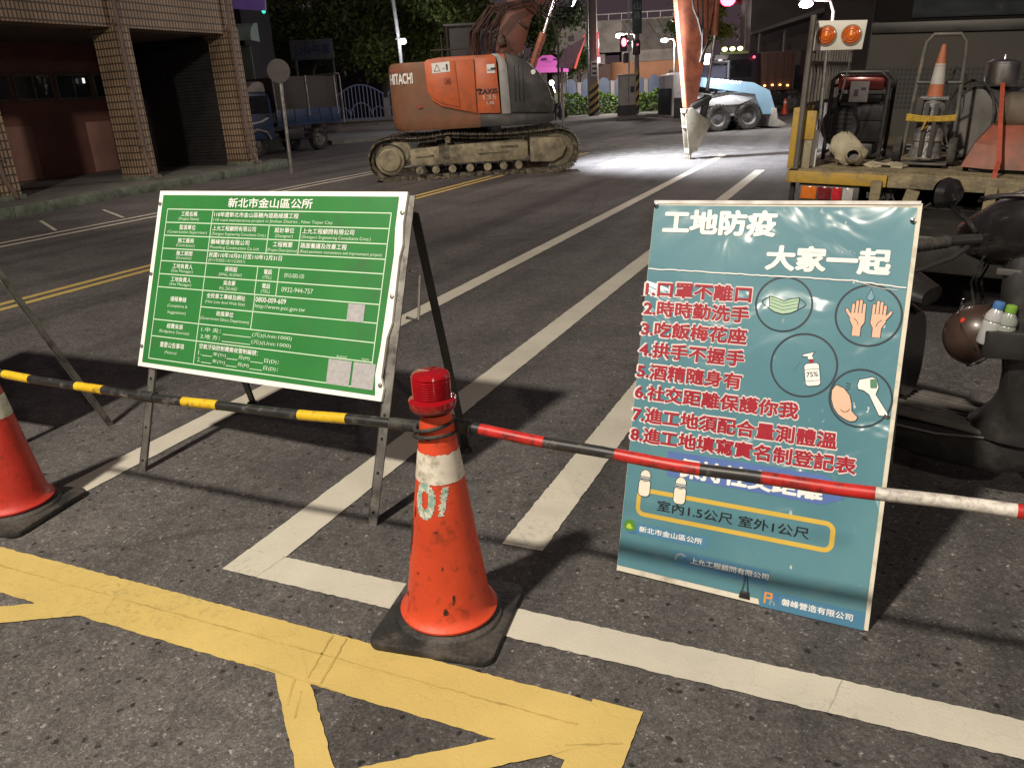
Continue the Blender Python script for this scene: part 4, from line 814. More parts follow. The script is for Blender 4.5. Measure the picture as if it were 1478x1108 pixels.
f = MB(); f.box((-.55, .155, 1.62), (.9, .012, .75)); f.build('cab_glass', mat('loader_glass', (.03, .03, .04), .1, 0, .2), sl)
for v in (-.08, 1.33):
    f = MB(); f.prism([(-1.30, 1.50), (-1.18, 1.70), (.72, 1.43), (1.28, 1.16), (1.56, .42), (1.08, .46), (.78, 1.08), (-1.2, 1.42)], .14, MX.Translation((0, v+.07, 0)) @ XZ, .006); f.build('lift_arm', LB, sl, smooth=False)
    f = MB(); f.tube([(-1.0, v, 1.05), (-.1, v, 1.18), (.55, v, 1.22)], .035, 8); f.build('lift_cylinder', CHROME, sl)
f = MB(); f.text('BOBCAT', -.75, 1.53-.02, .85, .09, 0, .05, MX.Translation((0, -.152, -.08)) @ XZ @ MX.Rotation(R(-8), 4, 'Z')); f.build('arm_lettering', WHITEP, sl, smooth=False, fix=False)
f = MB(); f.prism([(-.70, .80), (.30, .80), (.95, 1.02), (.60, 1.14), (-.85, 1.14)], .05, MX.Translation((0, -.02, 0)) @ XZ, .01); f.build('wheel_arch_panel', LW, sl)
f = MB(); f.prism([(1.35, .06), (1.85, .02), (1.88, .10), (1.55, .30), (1.50, .62), (1.36, .62)], 1.75, MX.Translation((0, 1.5, 0)) @ XZ, .01); f.build('bucket', mat('loader_bucket_steel', (.42, .40, .36), .5, .3, .3), sl)
f = MB(); f.tube([(-1.05, .0, 2.05), (-1.05, -.06, 2.2)], .03, 8); f.k = 1; f.sphere((-.86, -.12, 2.2), .17, 8); f.build('work_lamp', [LK, glow('bright_white_glow', (.95, .97, 1), 9)], sl)
def loc2w(o_loc, rz, p): c, s = math.cos(rz), math.sin(rz); return V((o_loc[0]+p[0]*c-p[1]*s, o_loc[1]+p[0]*s+p[1]*c, p[2]))
lamp('loader_light', loc2w(lp, YAW+R(8), (-.70, -.75, 2.15)), loc2w(lp, YAW+R(8), (.4, -.3, .3)), 230, (.93, .95, 1), .06, 150, .8)
# ------------------------------------------------------------------ dark tipper truck behind the loader
tp_ = at(1095, 168, 39); tt = thing('tipper_truck', 'dark tipper truck with orange marker lamps and three yellow roof lamps behind the loader', 'truck', (tp_.x, tp_.y, 0), YAW+R(2))
TB = mat('truck_dark_blue', (.035, .03, .05), .5, 0, .2); TR_ = mat('truck_rust_body', (.12, .06, .045), .6, 0, .3)
f = MB(); f.prism([(-1.75, .6), (-.1, .6), (-.1, 2.6), (-.25, 2.75), (-1.5, 2.75), (-1.75, 1.8)], 2.2, MX.Translation((0, 2.2, 0)) @ XZ, .05); f.build('cab', TB, tt)
f = MB(); f.box((-.95, -.01, 2.05), (1.0, .02, .75), .005); f.box((-1.69, 1.1, 2.1), (.05, 1.9, .8), .01); f.build('cab_window', mat('truck_window', (.03, .03, .035), .1), tt)
f = MB(); f.prism([(.05, 1.0), (1.45, 1.0), (1.6, 2.65), (-.05, 2.65)], 2.3, MX.Translation((0, 2.25, 0)) @ XZ, .03); 
for u in (.3, .7, 1.1, 1.5): f.box((u, -.09, 1.8), (.07, .08, 1.6), .01)
f.build('tipper_body', TR_, tt); f = MB(); f.box((-.1, 1.1, .8), (3.2, 1.0, .3), .02); f.box((.6, -.02, .62), (1.4, .06, .5), .02); f.build('chassis', LK, tt)
for u in (-1.1, .75, 1.5):
    wheel(tt, (u, .15, .5), .5, .3)
f = MB()
for k in range(6): f.sphere((-.55+.36*k, -.12, 1.15+.07*k-.012*k*k), .05, 6, (1.2, .6, .9))
f.build('marker_lamp', glow('amber_glow', (1, .45, .12), 5), tt)
f = MB()
for k in range(3): f.sphere((-1.75+.36*k, -.05, 2.9), .11, 7, (1.2, .6, .9))
f.build('roof_lamp', glow('yellow_green_glow', (.85, .95, .28), 4), tt)
f = MB(); f.sphere((-.40, -.14, 2.5), .06, 6); f.build('red_side_lamp', glow('red_glow', (1, .06, .12), 5), tt)
f = MB(); f.box((-1.3, -.08, 2.72), (1.3, .08, .10), .01); f.build('roof_sign', mat('pale_yellow_green_sign', (.5, .55, .3)), tt)
# ------------------------------------------------------------------ blue cargo truck parked left
bt0 = gp(385, 236); btz = R(82); bq = gp(466, 216); bt = thing('cargo_truck', 'blue cargo truck with white cab roof and tall grey side panels behind the building', 'truck', (bq.x-(2.45*math.cos(btz)+1.6*math.sin(btz)), bq.y-(2.45*math.sin(btz)-1.6*math.cos(btz)), 0), btz)
BB = mat('truck_blue', (.018, .042, .11), .45, 0, .2, 3, dirt=(.03, .035, .05), dscale=4, damt=.3)
f = MB(); f.prism([(-1.05, .55), (.35, .50), (.35, 1.75), (.20, 2.0), (-.65, 2.0), (-.85, 1.55), (-1.05, 1.2)], 1.65, MX.Translation((0, .05, 0)) @ XZ @ MX.Translation((0, 0, 0)), .06); f.build('cab', BB, bt)
f = MB(); f.prism([(-.62, 2.0), (.22, 2.0), (.18, 2.28), (.0, 2.36), (-.3, 2.30), (-.55, 2.12)], 1.6, MX.Translation((0, .03, 0)) @ XZ, .05); f.build('cab_roof', mat('cab_roof_white', (.28, .26, .24), .5), bt)
for y_ in (-1.60, .075): f = MB(); f.prism([(-.70, 1.35), (.22, 1.35), (.20, 1.9), (-.52, 1.9)], .02, MX.Translation((0, y_, 0)) @ XZ); f.build('cab_window', mat('truck_window2', (.015, .017, .02), .1), bt)
f = MB(); f.tube([(-.6, -1.61, 1.05), (-.2, -1.62, 1.10), (.1, -1.615, 1.2)], .03, 6); f.build('door_emblem', mat('emblem_white', (.55, .58, .62)), bt)
f = MB(); f.box((2.0, -.78, .95), (3.1, 1.7, .10), .01); f.box((2.0, -1.63, 1.2), (3.1, .05, .46), .008)
for u in (.7, 1.3, 1.9, 2.5, 3.1): f.box((u, -1.665, 1.2), (.05, .03, .44), .005)
f.build('load_bed', BB, bt)
f = MB(); f.box((1.95, -1.60, 1.95), (2.95, .03, 1.06), .004); f.box((.46, -.78, 1.9), (.03, 1.6, 1.1)); f.box((1.95, .05, 1.95), (2.95, .03, 1.06), .004); f.build('side_panel', mat('grey_canvas_panel', (.060, .05, .05), .7, 0, .25, 1.5, .2, 6), bt)
for u in (.5, 2.0, 3.42): f = MB(); f.tube([(u, -1.64, 1.2), (u, -1.64, 2.5)], .028, 8); f.build('frame_post', ALU, bt)
f = MB()
f.tube([(3.75, -1.6, .85), (3.75, -1.6, 2.45), (3.70, -1.6, 2.55), (3.5, -1.6, 2.56)], .03, 8); f.tube([(3.75, .0, .85), (3.75, .0, 2.55), (3.75, -1.6, 2.55)], .03, 8); f.build('tail_arch', ALU, bt)
f = MB(); f.box((1.5, -.78, .62), (4.2, .9, .2), .02); f.box((1.3, -1.45, .62), (.7, .3, .35), .03); f.tube([(.6, -1.5, .45), (2.4, -1.5, .45)], .02, 6); f.build('chassis', LK, bt)
for u in (-.42, 2.45): wheel(bt, (u, -1.45, .38), .38, .24); wheel(bt, (u, -.05, .38), .38, .24)
f = MB(); f.tube([(-.95, -1.62, .52), (-.80, -1.62, .76), (-.42, -1.62, .86), (-.05, -1.62, .76), (.1, -1.62, .52)], .04, 6); f.build('wheel_arch', mat('cab_roof_white', (.28, .26, .24)), bt)
f = MB(); f.tube([(-.75, -1.66, 1.5), (-.95, -1.82, 1.6), (-.95, -1.82, 1.85)], .014, 6); f.box((-.95, -1.84, 1.72), (.05, .16, .26), .02); f.build('side_mirror', INK, bt)
f = MB(); f.box((.13, -1.625, 1.28), (.12, .03, .03), .008); f.build('door_handle', INK, bt)
# ------------------------------------------------------------------ arcade building on the left
FX = -14.6
TILE = tile('tan_wall_tile', (.46, .335, .225), (.40, .285, .185), (.10, .075, .055), .085, .15)
bd = thing('arcade_building', 'tiled brown arcade building with thick columns, downpipes and a dark recess on the left', 'building', (FX, 0, 0))
for (y0, y1) in ((5.9, 6.3), (9.75, 10.18), (13.05, 13.46), (16.36, 16.78)):
    f = MB(); f.box((-.31, (y0+y1)/2, 1.70), (.62, y1-y0, 3.40)); f.add([(-.62, y0+.1, 3.25), (-.88, y0+.1, 3.25), (-.62, y0+.1, 2.98), (-.62, y1-.05, 3.25), (-.88, y1-.05, 3.25), (-.62, y1-.05, 2.98)], [(0, 1, 2), (3, 5, 4), (1, 4, 5, 2)])
    f.build('column', TILE, bd, smooth=False)
    f = MB(); yp = y0+.10; f.tube([(.06, yp, 7), (.06, yp, .75), (.07, yp+.02, .50), (.12, yp+.10, .32), (.13, yp+.12, .19)], .042, 12)
    for z in (.9, 2.1, 3.3, 4.6): f.box((.05, yp, z), (.13, .15, .03))
    f.build('downpipe', mat('downpipe_brown', (.17, .12, .095), .5, 0, .2, 3), bd)
    f = MB(); f.box((-.28, (y0+y1)/2, .15), (.74, y1-y0+.06, .20), .02); f.build('column_foot', mat('pale_green_kerb', (.17, .21, .16)), bd)
f = MB(); f.box((-.33, 5.3, 5.2), (.56, 23.0, 3.9)); f.build('upper_wall', TILE, bd, smooth=False)
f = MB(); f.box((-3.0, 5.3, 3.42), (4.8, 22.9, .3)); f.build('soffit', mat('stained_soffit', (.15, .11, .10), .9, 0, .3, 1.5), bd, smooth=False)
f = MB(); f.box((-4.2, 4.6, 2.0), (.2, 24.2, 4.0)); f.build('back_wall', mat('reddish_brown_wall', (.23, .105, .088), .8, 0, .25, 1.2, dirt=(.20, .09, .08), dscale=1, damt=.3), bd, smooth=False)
for y in (13.3, 15.6): f = MB(); f.box((-4.075, y, .8), (.05, .75, 1.25), .01); f.build('wall_panel', mat('pale_wall_panel', (.42, .23, .19), .7, 0, .2, 2), bd)
for k, y in enumerate((12.9, 14.0, 15.1, 16.2)):
    f = MB(); f.box((-4.06, y, 2.28), (.06, 1.0, .62), .01); wf = f.build('window', mat('dull_window_frame', (.14, .13, .125), .5), bd); f = MB()
    for q in range(2): f.box((-4.024, y-.24+.48*q, 2.28), (.012, .42, .50))
    f.build('pane', mat('dark_pane', (.03, .035, .04), .12, 0, .2), wf)
f = MB()
for k in range(40): f.box((-2.45, 16.64-.012*(k % 2), .21+.08*k), (3.3, .05, .076), .008)
f.build('roller_shutter', mat('dark_shutter', (.035, .034, .036), .5, .2, .2), bd)
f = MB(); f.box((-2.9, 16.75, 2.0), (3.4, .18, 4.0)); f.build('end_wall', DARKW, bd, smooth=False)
f = MB(); f.lathe([(0, 0), (.03, 0), (.03, .12), (0, .12)], 10, MX.Translation((-3.9, 15.3, 2.35))); f.build('night_light', glow('dim_white_glow', (.8, .8, .75), 1.2), bd)
# house farther along the side road
hb = at(361, 200, 31); hs_ = thing('side_house', 'dark house with a pale green awning beyond the arcade corner', 'house', (hb.x, hb.y, 0), YAW)
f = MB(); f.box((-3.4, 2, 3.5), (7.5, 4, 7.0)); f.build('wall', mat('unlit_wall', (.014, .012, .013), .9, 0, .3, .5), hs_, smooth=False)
f = MB(); secs = []
rings = []
for u in (-1.2, .9): rings.append([V((u, -.0-1.1*math.sin(R(a)), 3.75+.62*math.cos(R(a)))) for a in range(0, 91, 10)])
vs = rings[0]+rings[1]; n = len(rings[0]); f.add(vs, [(i, i+1, n+i+1, n+i) for i in range(n-1)]); f.add([(.9, 0, 3.75)]+rings[1], [list(range(n+1))]); f.build('awning', mat('pale_green_awning', (.26, .36, .29), .6, 0, .2, 4), hs_)
f = MB(); f.box((.0, -.05, 2.9), (1.1, .08, 1.5), .01); f.build('shutter_door', mat('grey_green_door', (.10, .12, .10), .6), hs_)
POLEB = mat('bracket_dark', (.06, .055, .055), .6)
p = at(346, -2, 30.85); ps = MB(); ps.box((0, 0, 0), (1.8, .2, .7), .06); ps.box((.5, -.12, -.1), (.36, .05, .26), .02)
o = tag(ps.build('lit_sign', glow('purple_glow', (.20, .11, .36), .16)), 'dim purple lit sign above the green awning', 'sign'); o.location = p; o.rotation_euler = (0, .12, YAW)
p = at(379, 6, 30.85); gl = MB(); gl.lathe([(0, -.32), (.06, -.28), (.09, -.1), (.07, .2), (.03, .34), (0, .36)], 14); o = tag(gl.build('green_lamp', glow('teal_glow', (.05, .85, .62), 1.2)), 'slim glowing teal lamp hanging beside the purple sign', 'lamp'); o.location = p; gl = MB(); gl.tube([(0, 0, .34), (0, 0, .48), (-.7, .15, .50)], .02, 6); gl.build('bracket', POLEB, o)
# ------------------------------------------------------------------ round street sign seen from the back, and a lettered board
bs_ = gp(421, 250); rs = thing('street_sign', 'round street sign seen from behind on a leaning grey pole before the blue truck', 'street sign', (bs_.x, bs_.y, 0), YAW)
top = pl(403, 103, bs_, _fh); top = V(((top-bs_).dot(_rt), 0, top.z))
f = MB(); f.tube([(0, 0, 0), (top.x*.97, -.0, top.z+.22)], .042, 12); f.build('pole', ALU, rs)
f = MB(); f.lathe([(0, -.006), (.262, -.006), (.266, .0), (.262, .006), (0, .006)], 40, MX.Translation((top.x, -.055, top.z)) @ MX.Rotation(R(90), 4, 'X')); f.box((top.x, -.01, top.z), (.08, .09, .5), .005); f.build('sign_plate', mat('sign_back_grey', (.065, .06, .055), .6, .2, .25, 5), rs)
p = at(450, 72, 46); bo_ = thing('name_board', 'dim grey board with four dark blue characters hung in the tree shade', 'sign', (p.x, p.y, 0), YAW)
f = MB(); f.box((0, 0, p.z), (2.3, .12, 1.0), .02); f.box((-1.0, .3, p.z/2), (.1, .1, p.z)); f.box((1.0, .3, p.z/2), (.1, .1, p.z)); f.build('board', mat('dim_grey_board', (.10, .105, .11), .6), bo_)
f = MB(); f.text('公共停車', -.95, p.z-.28, 1.9, .52, 0, .03, MX.Translation((0, -.065, 0)) @ MX.Translation((0, 0, 0)) @ MX(((1, 0, 0, 0), (0, 0, -1, 0), (0, 1, 0, 0), (0, 0, 0, 1)))); f.build('lettering', mat('dark_blue_print', (.03, .05, .12)), bo_, smooth=False, fix=False)
# ------------------------------------------------------------------ railing fence, left
fb = at(527, 190, 44); fn = thing('railing_fence', 'low wall with pale blue arched railings behind the excavator tail', 'fence', (fb.x, fb.y, 0), YAW)
BLR = mat('pale_blue_rail', (.24, .27, .44), .5, 0, .1)
zt = at(527, 122, 44).z; zb = at(527, 168, 44).z; zg = .14
f = MB(); f.box((1.5, .2, (zb-.25+zg)/2), (7, .3, zb-.25-zg), .02); f.box((1.5, .1, zb-.2), (7.0, .45, .1), .02); f.box((1.5, -.25, .22), (7.4, .5, .3), .03); f.build('base_wall', mat('pinkish_concrete', (.25, .22, .21), .8, 0, .25, 2), fn)
for c in (-.1, 2.6, 5.3):
    f = MB()
    for k in range(13):
        x = -1.2+.2*k; f.tube([(c+x, .2, zb-.15), (c+x, .2, zb+(zt-zb)*(.62+.38*math.cos(x*1.15)))], .026, 6)
    f.tube([(c-1.25+2.5*k/16, .2, zb+(zt-zb)*(.62+.38*math.cos((-1.25+2.5*k/16)*1.15))) for k in range(17)], .035, 6); f.tube([(c-1.25, .2, zb-.12), (c+1.25, .2, zb-.12)], .035, 6)
    f.tube([(c+.55*math.cos(R(a)), .17, zb+.05+.62*math.sin(R(a))) for a in range(0, 181, 15)], .03, 6)
    for sx in (-1, 1): f.tube([(c+sx*.92+.32*math.cos(R(a)), .17, zb+.05+.40*math.sin(R(a))) for a in range(0, 181, 20)], .025, 6)
    f.build('arched_railing', BLR, fn)
for c in (-1.45, 1.25, 3.95): f = MB(); f.box((c, .2, .9), (.28, .28, 1.6), .02); f.build('pillar', mat('pinkish_concrete', (.25, .22, .21)), fn)
# ------------------------------------------------------------------ middle fence with hedge
f0, f1 = at(812, 140, 52), at(1004, 128, 52); fd = (f1-f0); fl_ = fd.xy.length; fa = math.atan2(fd.y, fd.x)
mf = thing('panel_fence', 'fence of blue arch-topped panels between white pillars behind the hedge', 'fence', (f0.x, f0.y, 0), fa)
nn = 8; FB = mat('fence_blue', (.17, .21, .31), .6, 0, .12, 3); FW = mat('fence_pillar_white', (.48, .44, .42), .7, 0, .12)
for k in range(nn+1): f = MB(); f.box((fl_*k/nn, 0, .95), (.24, .24, 1.9), .02); f.box((fl_*k/nn, 0, 1.92), (.32, .32, .08), .02); f.build('pillar', FW, mf)
for k in range(nn):
    c = fl_*(k+.5)/nn; hw = fl_/nn/2-.16; ol = [(c-hw, .4), (c+hw, .4), (c+hw, 1.75)]+[(c+hw*math.cos(R(a)), 1.75+.42*math.sin(R(a))) for a in range(15, 180, 15)]+[(c-hw, 1.75)]
    f = MB(); f.prism(ol, .06, MX.Translation((0, .03, 0)) @ XZ, .01)
    f.build('arched_panel', FB, mf)
f = MB(); f.box((fl_/2, .02, .25), (fl_, .2, .5)); f.build('base_wall', CONC, mf)
def leaves(mb, pts, size, flat=.0):
    for p in pts:
        a, b_, c_ = RND(0, 6.28), RND(-1.1, 1.1), RND(-.9, .9); s_ = size*RND(.6, 1.3)
        M = MX.Translation(p) @ MX.Rotation(a, 4, 'Z') @ MX.Rotation(b_, 4, 'X') @ MX.Rotation(c_, 4, 'Y')
        mb.add([(-s_*.15, -s_, 0), (s_*.5, -s_*.1, s_*.12), (0, s_, 0), (-s_*.5, s_*.05, s_*.1)], [(0, 1, 2, 3)], M)
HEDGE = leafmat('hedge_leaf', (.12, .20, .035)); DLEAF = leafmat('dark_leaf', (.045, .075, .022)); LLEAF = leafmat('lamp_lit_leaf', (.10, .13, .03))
h0, h1 = at(812, 158, 49), at(1004, 142, 49)
for k in range(4):
    a, b_ = h0+(h1-h0)*(k/4), h0+(h1-h0)*((k+1)/4); L_ = (b_-a).xy.length; hd_ = thing('hedge', ['leafy green hedge left of the striped pole', 'leafy green hedge between the striped pole and the control box', 'leafy green hedge hidden partly by the control box', 'leafy green hedge left of the excavator bucket'][k], 'hedge', (a.x, a.y, 0), math.atan2((b_-a).y, (b_-a).x), 'hedge plants along the blue fence')
    f = MB(); pts = []
    for i in range(1500):
        x, z, y = RND(0, L_), RND(.05, 1.0), RND(-.35, .35); zz = 1.12+.12*math.sin(x*3+k)+.08*math.sin(x*9)
        if RND(0, 1) < .7: (y, z) = random.choice([(-.38+RND(-.06, .06), RND(.05, zz)), (RND(-.35, .35), zz+RND(-.08, .1))])
        pts.append((x, y, z))
    leaves(f, pts, .10); f.build('foliage', HEDGE, hd_, smooth=False, fix=False)
    f = MB()
    for i in range(5): f.tube([(L_*(i+.5)/5, 0, .1), (L_*(i+.5)/5+.05, 0, .9)], .03, 6)
    f.build('stem', BARK, hd_)
# ------------------------------------------------------------------ school building behind
s0 = at(905, 140, 84); sb_ = thing('school_building', 'school block with grey upper storeys above an orange wall behind the blue fence', 'building', (s0.x, s0.y, 0), YAW-R(4))
GRW = mat('grey_render', (.26, .225, .20), .85, 0, .2, .5, dirt=(.14, .12, .11), dscale=.6, damt=.35); ORW = mat('orange_render', (.40, .19, .105), .85, 0, .15, .8)
f = MB(); f.box((-1.0, 4, 6.3), (14.5, 8, 2.9), .02); f.box((4.0, 1.5, 5.75), (9, 3, 3.8), .02); f.box((-6.0, -.3, 4.2), (7.5, 3.0, .9), .02); f.build('upper_wall', GRW, sb_, smooth=False)
f = MB(); f.box((3.6, 2, 1.95), (7.6, 3.4, 3.9)); f.lathe([(1.5, .1), (1.5, 3.9)], 24, MX.Translation((-.3, 1.2, 0))); f.build('orange_wall', ORW, sb_, smooth=True)
f = MB(); f.box((-4.5, 3.0, 1.9), (8, 5, 3.8)); f.build('dark_ground_floor', mat('dim_brown_wall', (.14, .085, .07), .8), sb_, smooth=False)
for k in range(7):
    f = MB(); f.box((.4+.9*k if k > 2 else -7.0+1.6*k, -.02 if k > 2 else -.02, 6.6 if k > 2 else 6.3), (.55, .08, .5)); f.build('window', mat('dark_school_window', (.05, .045, .045), .3), sb_)
for x in (4.4, 5.6): f = MB(); f.box((x, .27, 2.4), (.45, .06, 1.0)); f.build('window', mat('dark_school_window', (.05, .045, .045)), sb_)
f = MB()
for k in range(13): f.tube([(-8+1.25*k, .1, 7.7), (-8+1.25*k, .1, 8.3)], .05, 5)
f.tube([(-8.2, .1, 8.3), (7.6, .1, 8.3)], .05, 5); f.build('roof_railing', FW, sb_)
for k in range(3): f = MB(); f.box((-7.6+1.9*k, .45, 1.9), (1.5, .1, 2.6)); f.build('shuttered_door', mat('grey_shutter', (.17, .15, .145), .6, 0, .2), sb_)
# ------------------------------------------------------------------ trees
def tree(name, label, base, h, crown, n, lm_, size, trunk_r=.18, group=None, seed=1):
    rnd = random.Random(seed); t = thing(name, label, 'tree', base, 0, group); tr_ = MB(); cz = crown[2]
    tips = []
    tr_.tube([(0, 0, 0), (.05, .02, h*.25), (-.05, .05, cz*.75), (0, 0, cz)], [trunk_r*1.3, trunk_r, trunk_r*.8, trunk_r*.55], 10)
    for k in range(11):
        a = k*2.4+rnd.uniform(-.4, .4); z0 = cz*rnd.uniform(.55, .95); r_ = crown[0]*rnd.uniform(.5, .92); z1 = cz+crown[1]*rnd.uniform(-.55, .85)
        e = V((r_*math.cos(a), r_*math.sin(a), z1)); m_ = V((e.x*.45, e.y*.45, (z0+z1)/2+.15)); tr_.tube([(0, 0, z0), m_, e], [trunk_r*.5, trunk_r*.32, trunk_r*.10], 7); tips += [e, m_+(e-m_)*.5]
    tr_.build('trunk', BARK, t)
    for k in range(9): a = rnd.uniform(0, 6.28); r_ = crown[0]*rnd.uniform(0, .8); tips.append(V((r_*math.cos(a), r_*math.sin(a), cz+crown[1]*rnd.uniform(-.7, .95))))
    c = MB(); pts = []
    for i in range(n):
        q = rnd.choice(tips); s_ = crown[0]*.215
        d = V((rnd.gauss(0, 1), rnd.gauss(0, 1), rnd.gauss(0, .75))); pts.append(q+d*s_*.62)
    leaves(c, pts, size); c.build('crown', lm_, t, smooth=False, fix=False); return t
def tb(px, d): p = at(px, 160, d); return (p.x, p.y, 0)
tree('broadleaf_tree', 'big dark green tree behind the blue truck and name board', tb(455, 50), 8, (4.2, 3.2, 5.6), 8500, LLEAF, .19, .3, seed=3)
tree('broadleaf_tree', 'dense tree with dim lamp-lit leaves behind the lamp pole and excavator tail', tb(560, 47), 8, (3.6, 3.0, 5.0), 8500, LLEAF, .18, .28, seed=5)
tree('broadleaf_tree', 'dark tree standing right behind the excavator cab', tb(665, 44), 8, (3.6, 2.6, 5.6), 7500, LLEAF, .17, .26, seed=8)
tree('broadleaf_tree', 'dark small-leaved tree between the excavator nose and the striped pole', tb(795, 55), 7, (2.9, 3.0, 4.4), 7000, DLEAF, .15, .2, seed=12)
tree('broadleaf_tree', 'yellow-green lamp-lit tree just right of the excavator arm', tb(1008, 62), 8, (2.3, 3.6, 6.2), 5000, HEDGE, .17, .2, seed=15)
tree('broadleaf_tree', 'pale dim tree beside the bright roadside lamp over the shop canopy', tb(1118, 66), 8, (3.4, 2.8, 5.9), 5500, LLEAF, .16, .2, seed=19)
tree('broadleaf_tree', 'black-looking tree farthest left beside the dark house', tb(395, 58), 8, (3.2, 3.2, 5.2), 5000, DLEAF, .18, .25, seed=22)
# dark block that closes the street on the left
bk_ = at(520, 160, 72); kb_ = thing('dark_block', 'unlit block standing behind the left trees', 'building', (bk_.x, bk_.y, 0), YAW)
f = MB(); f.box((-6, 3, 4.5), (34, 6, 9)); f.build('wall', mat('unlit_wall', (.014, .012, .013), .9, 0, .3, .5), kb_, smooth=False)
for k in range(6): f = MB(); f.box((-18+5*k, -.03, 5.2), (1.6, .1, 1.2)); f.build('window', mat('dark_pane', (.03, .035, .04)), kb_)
# ------------------------------------------------------------------ poles, signals, lamps
STRY = mat('stripe_yellow', (.42, .30, .10), .7, 0, .25, 8); POLEG = mat('pole_grey', (.22, .19, .185), .7, 0, .2, 2)
def striped_pole(label, px, py, d, r, h, mk, zs=1.5, cat='utility pole', name='utility_pole'):
    b_ = at(px, py, d); t = thing(name, label, cat, (b_.x, b_.y, 0), YAW)
    f = MB(); f.tube([(0, 0, 0), (0, 0, h)], [r, r*.75], 16); f.build('pole', POLEG, t)
    f = MB(); rr = r+.012; nb = 8
    for k in range(nb):                          # slanted bands
        f.k = k % 2; rg = []
        for z in (.25+zs*k/nb, .25+zs*(k+1)/nb): rg.append([V((rr*math.cos(2*math.pi*i/24), rr*math.sin(2*math.pi*i/24), z+.20*math.cos(2*math.pi*i/24))) for i in range(24)])
        f.ring(rg, False)
    f.build('warning_bands', [INK, STRY], t); return t, b_
up, b_ = striped_pole('thick grey utility pole with yellow and black slanted bands in front of the hedge', 858, 166, 46, .26, 10, 0, 1.55)
f = MB(); f.box((.0, -.30, 2.55), (.35, .04, .75), .01); f.k = 1
for k in range(3): f.box((0, -.325, 2.32+.24*k), (.24, .012, .10))
f.build('notice_plate', [mat('notice_white', (.5, .48, .46)), INK], up)
f = MB(); f.tube([(-.28, .2, 0), (-.26, .2, 9)], .06, 10); f.build('conduit', mat('conduit_grey', (.3, .27, .26), .6), up)
rl = MB(); rl.box((0, 0, 0), (.10, .10, 1.35), .03); rl.k = 1; rl.box((.03, -.04, -.72), (.16, .08, .28), .02); p = at(863, 66, 45.4); o = tag(rl.build('neon_sign', [glow('red_neon', (.8, .10, .12), .9), glow('pale_neon', (1, .75, .8), 1.6)]), 'thin vertical red neon strip beside the striped utility pole', 'neon sign'); o.location = p; o.rotation_euler = (0, 0, YAW)
tl, b_ = striped_pole('signal pole with red light and green street name plate above the control box', 919, 160, 45, .13, 9, 0, 2.1, 'traffic signal', 'traffic_signal')
f = MB(); f.tube([(-.42, .0, .0), (-.42, 0, 8.5)], .05, 10); f.k = 0; f.build('thin_post', mat('pale_post', (.5, .47, .46), .5), tl)
def tz(py): return at(905, py, 45).z
f = MB(); f.box((-.72, -.12, tz(63)), (.36, .3, .80), .06); f.box((-.48, -.1, tz(63)), (.3, .06, .06)); f.box((-.05, -.14, tz(70)), (.4, .25, .7), .05); f.box((-.60, -.12, tz(84)), (.26, .2, .5), .04); f.build('signal_housing', mat('signal_dark', (.05, .03, .035), .5), tl)
f = MB(); f.sphere((-.72, -.30, tz(63)+.05), .155, 9, (.85, .35, 1.35)); f.build('red_light', glow('red_signal', (1, .10, .13), 9), tl)
f = MB(); f.sphere((.0, -.28, tz(66)), .07, 6, (1, .4, 1)); f.build('arrow_light', glow('dim_pink_glow', (.8, .2, .3), .8), tl)
zc = at(915, 18, 45).z; f = MB(); f.box((-.02, -.2, zc), (.50, .05, 2.1), .02); f.k = 1
f.text('中', -.18, zc+.55, .34, .36, 0, .02, MX.Translation((0, -.232, 0)) @ MX(((1, 0, 0, 0), (0, 0, -1, 0), (0, 1, 0, 0), (0, 0, 0, 1)))); f.text('山', -.18, zc+.10, .34, .34, 0, .02, MX.Translation((0, -.232, 0)) @ MX(((1, 0, 0, 0), (0, 0, -1, 0), (0, 1, 0, 0), (0, 0, 0, 1)))); f.text('路', -.18, zc-.36, .34, .36, 0, .02, MX.Translation((0, -.232, 0)) @ MX(((1, 0, 0, 0), (0, 0, -1, 0), (0, 1, 0, 0), (0, 0, 0, 1))))
f.build('street_name_plate', [mat('dark_green_plate', (.035, .08, .075), .5), mat('dim_white_print', (.22, .27, .26), .5)], tl, fix=False)
cbp = at(905, 163, 44); cx_ = thing('control_box', 'pale roadside control cabinet with a dark base beside the signal pole', 'cabinet', (cbp.x, cbp.y, 0), YAW)
f = MB(); f.box((0, 0, 1.35), (.85, .5, 1.45), .03); f.box((0, 0, 2.12), (.95, .6, .08), .02); f.k = 1; f.box((.05, -.255, 1.4), (.02, .02, 1.2)); f.box((.25, -.255, 1.4), (.2, .012, .3)); f.k = 0; f.build('cabinet', [mat('cabinet_pale', (.40, .37, .35), .6, 0, .25, 3), INK], cx_)
f = MB(); f.box((0, 0, .32), (.95, .6, .64), .02); f.build('plinth', mat('dark_plinth', (.07, .065, .07), .8), cx_)
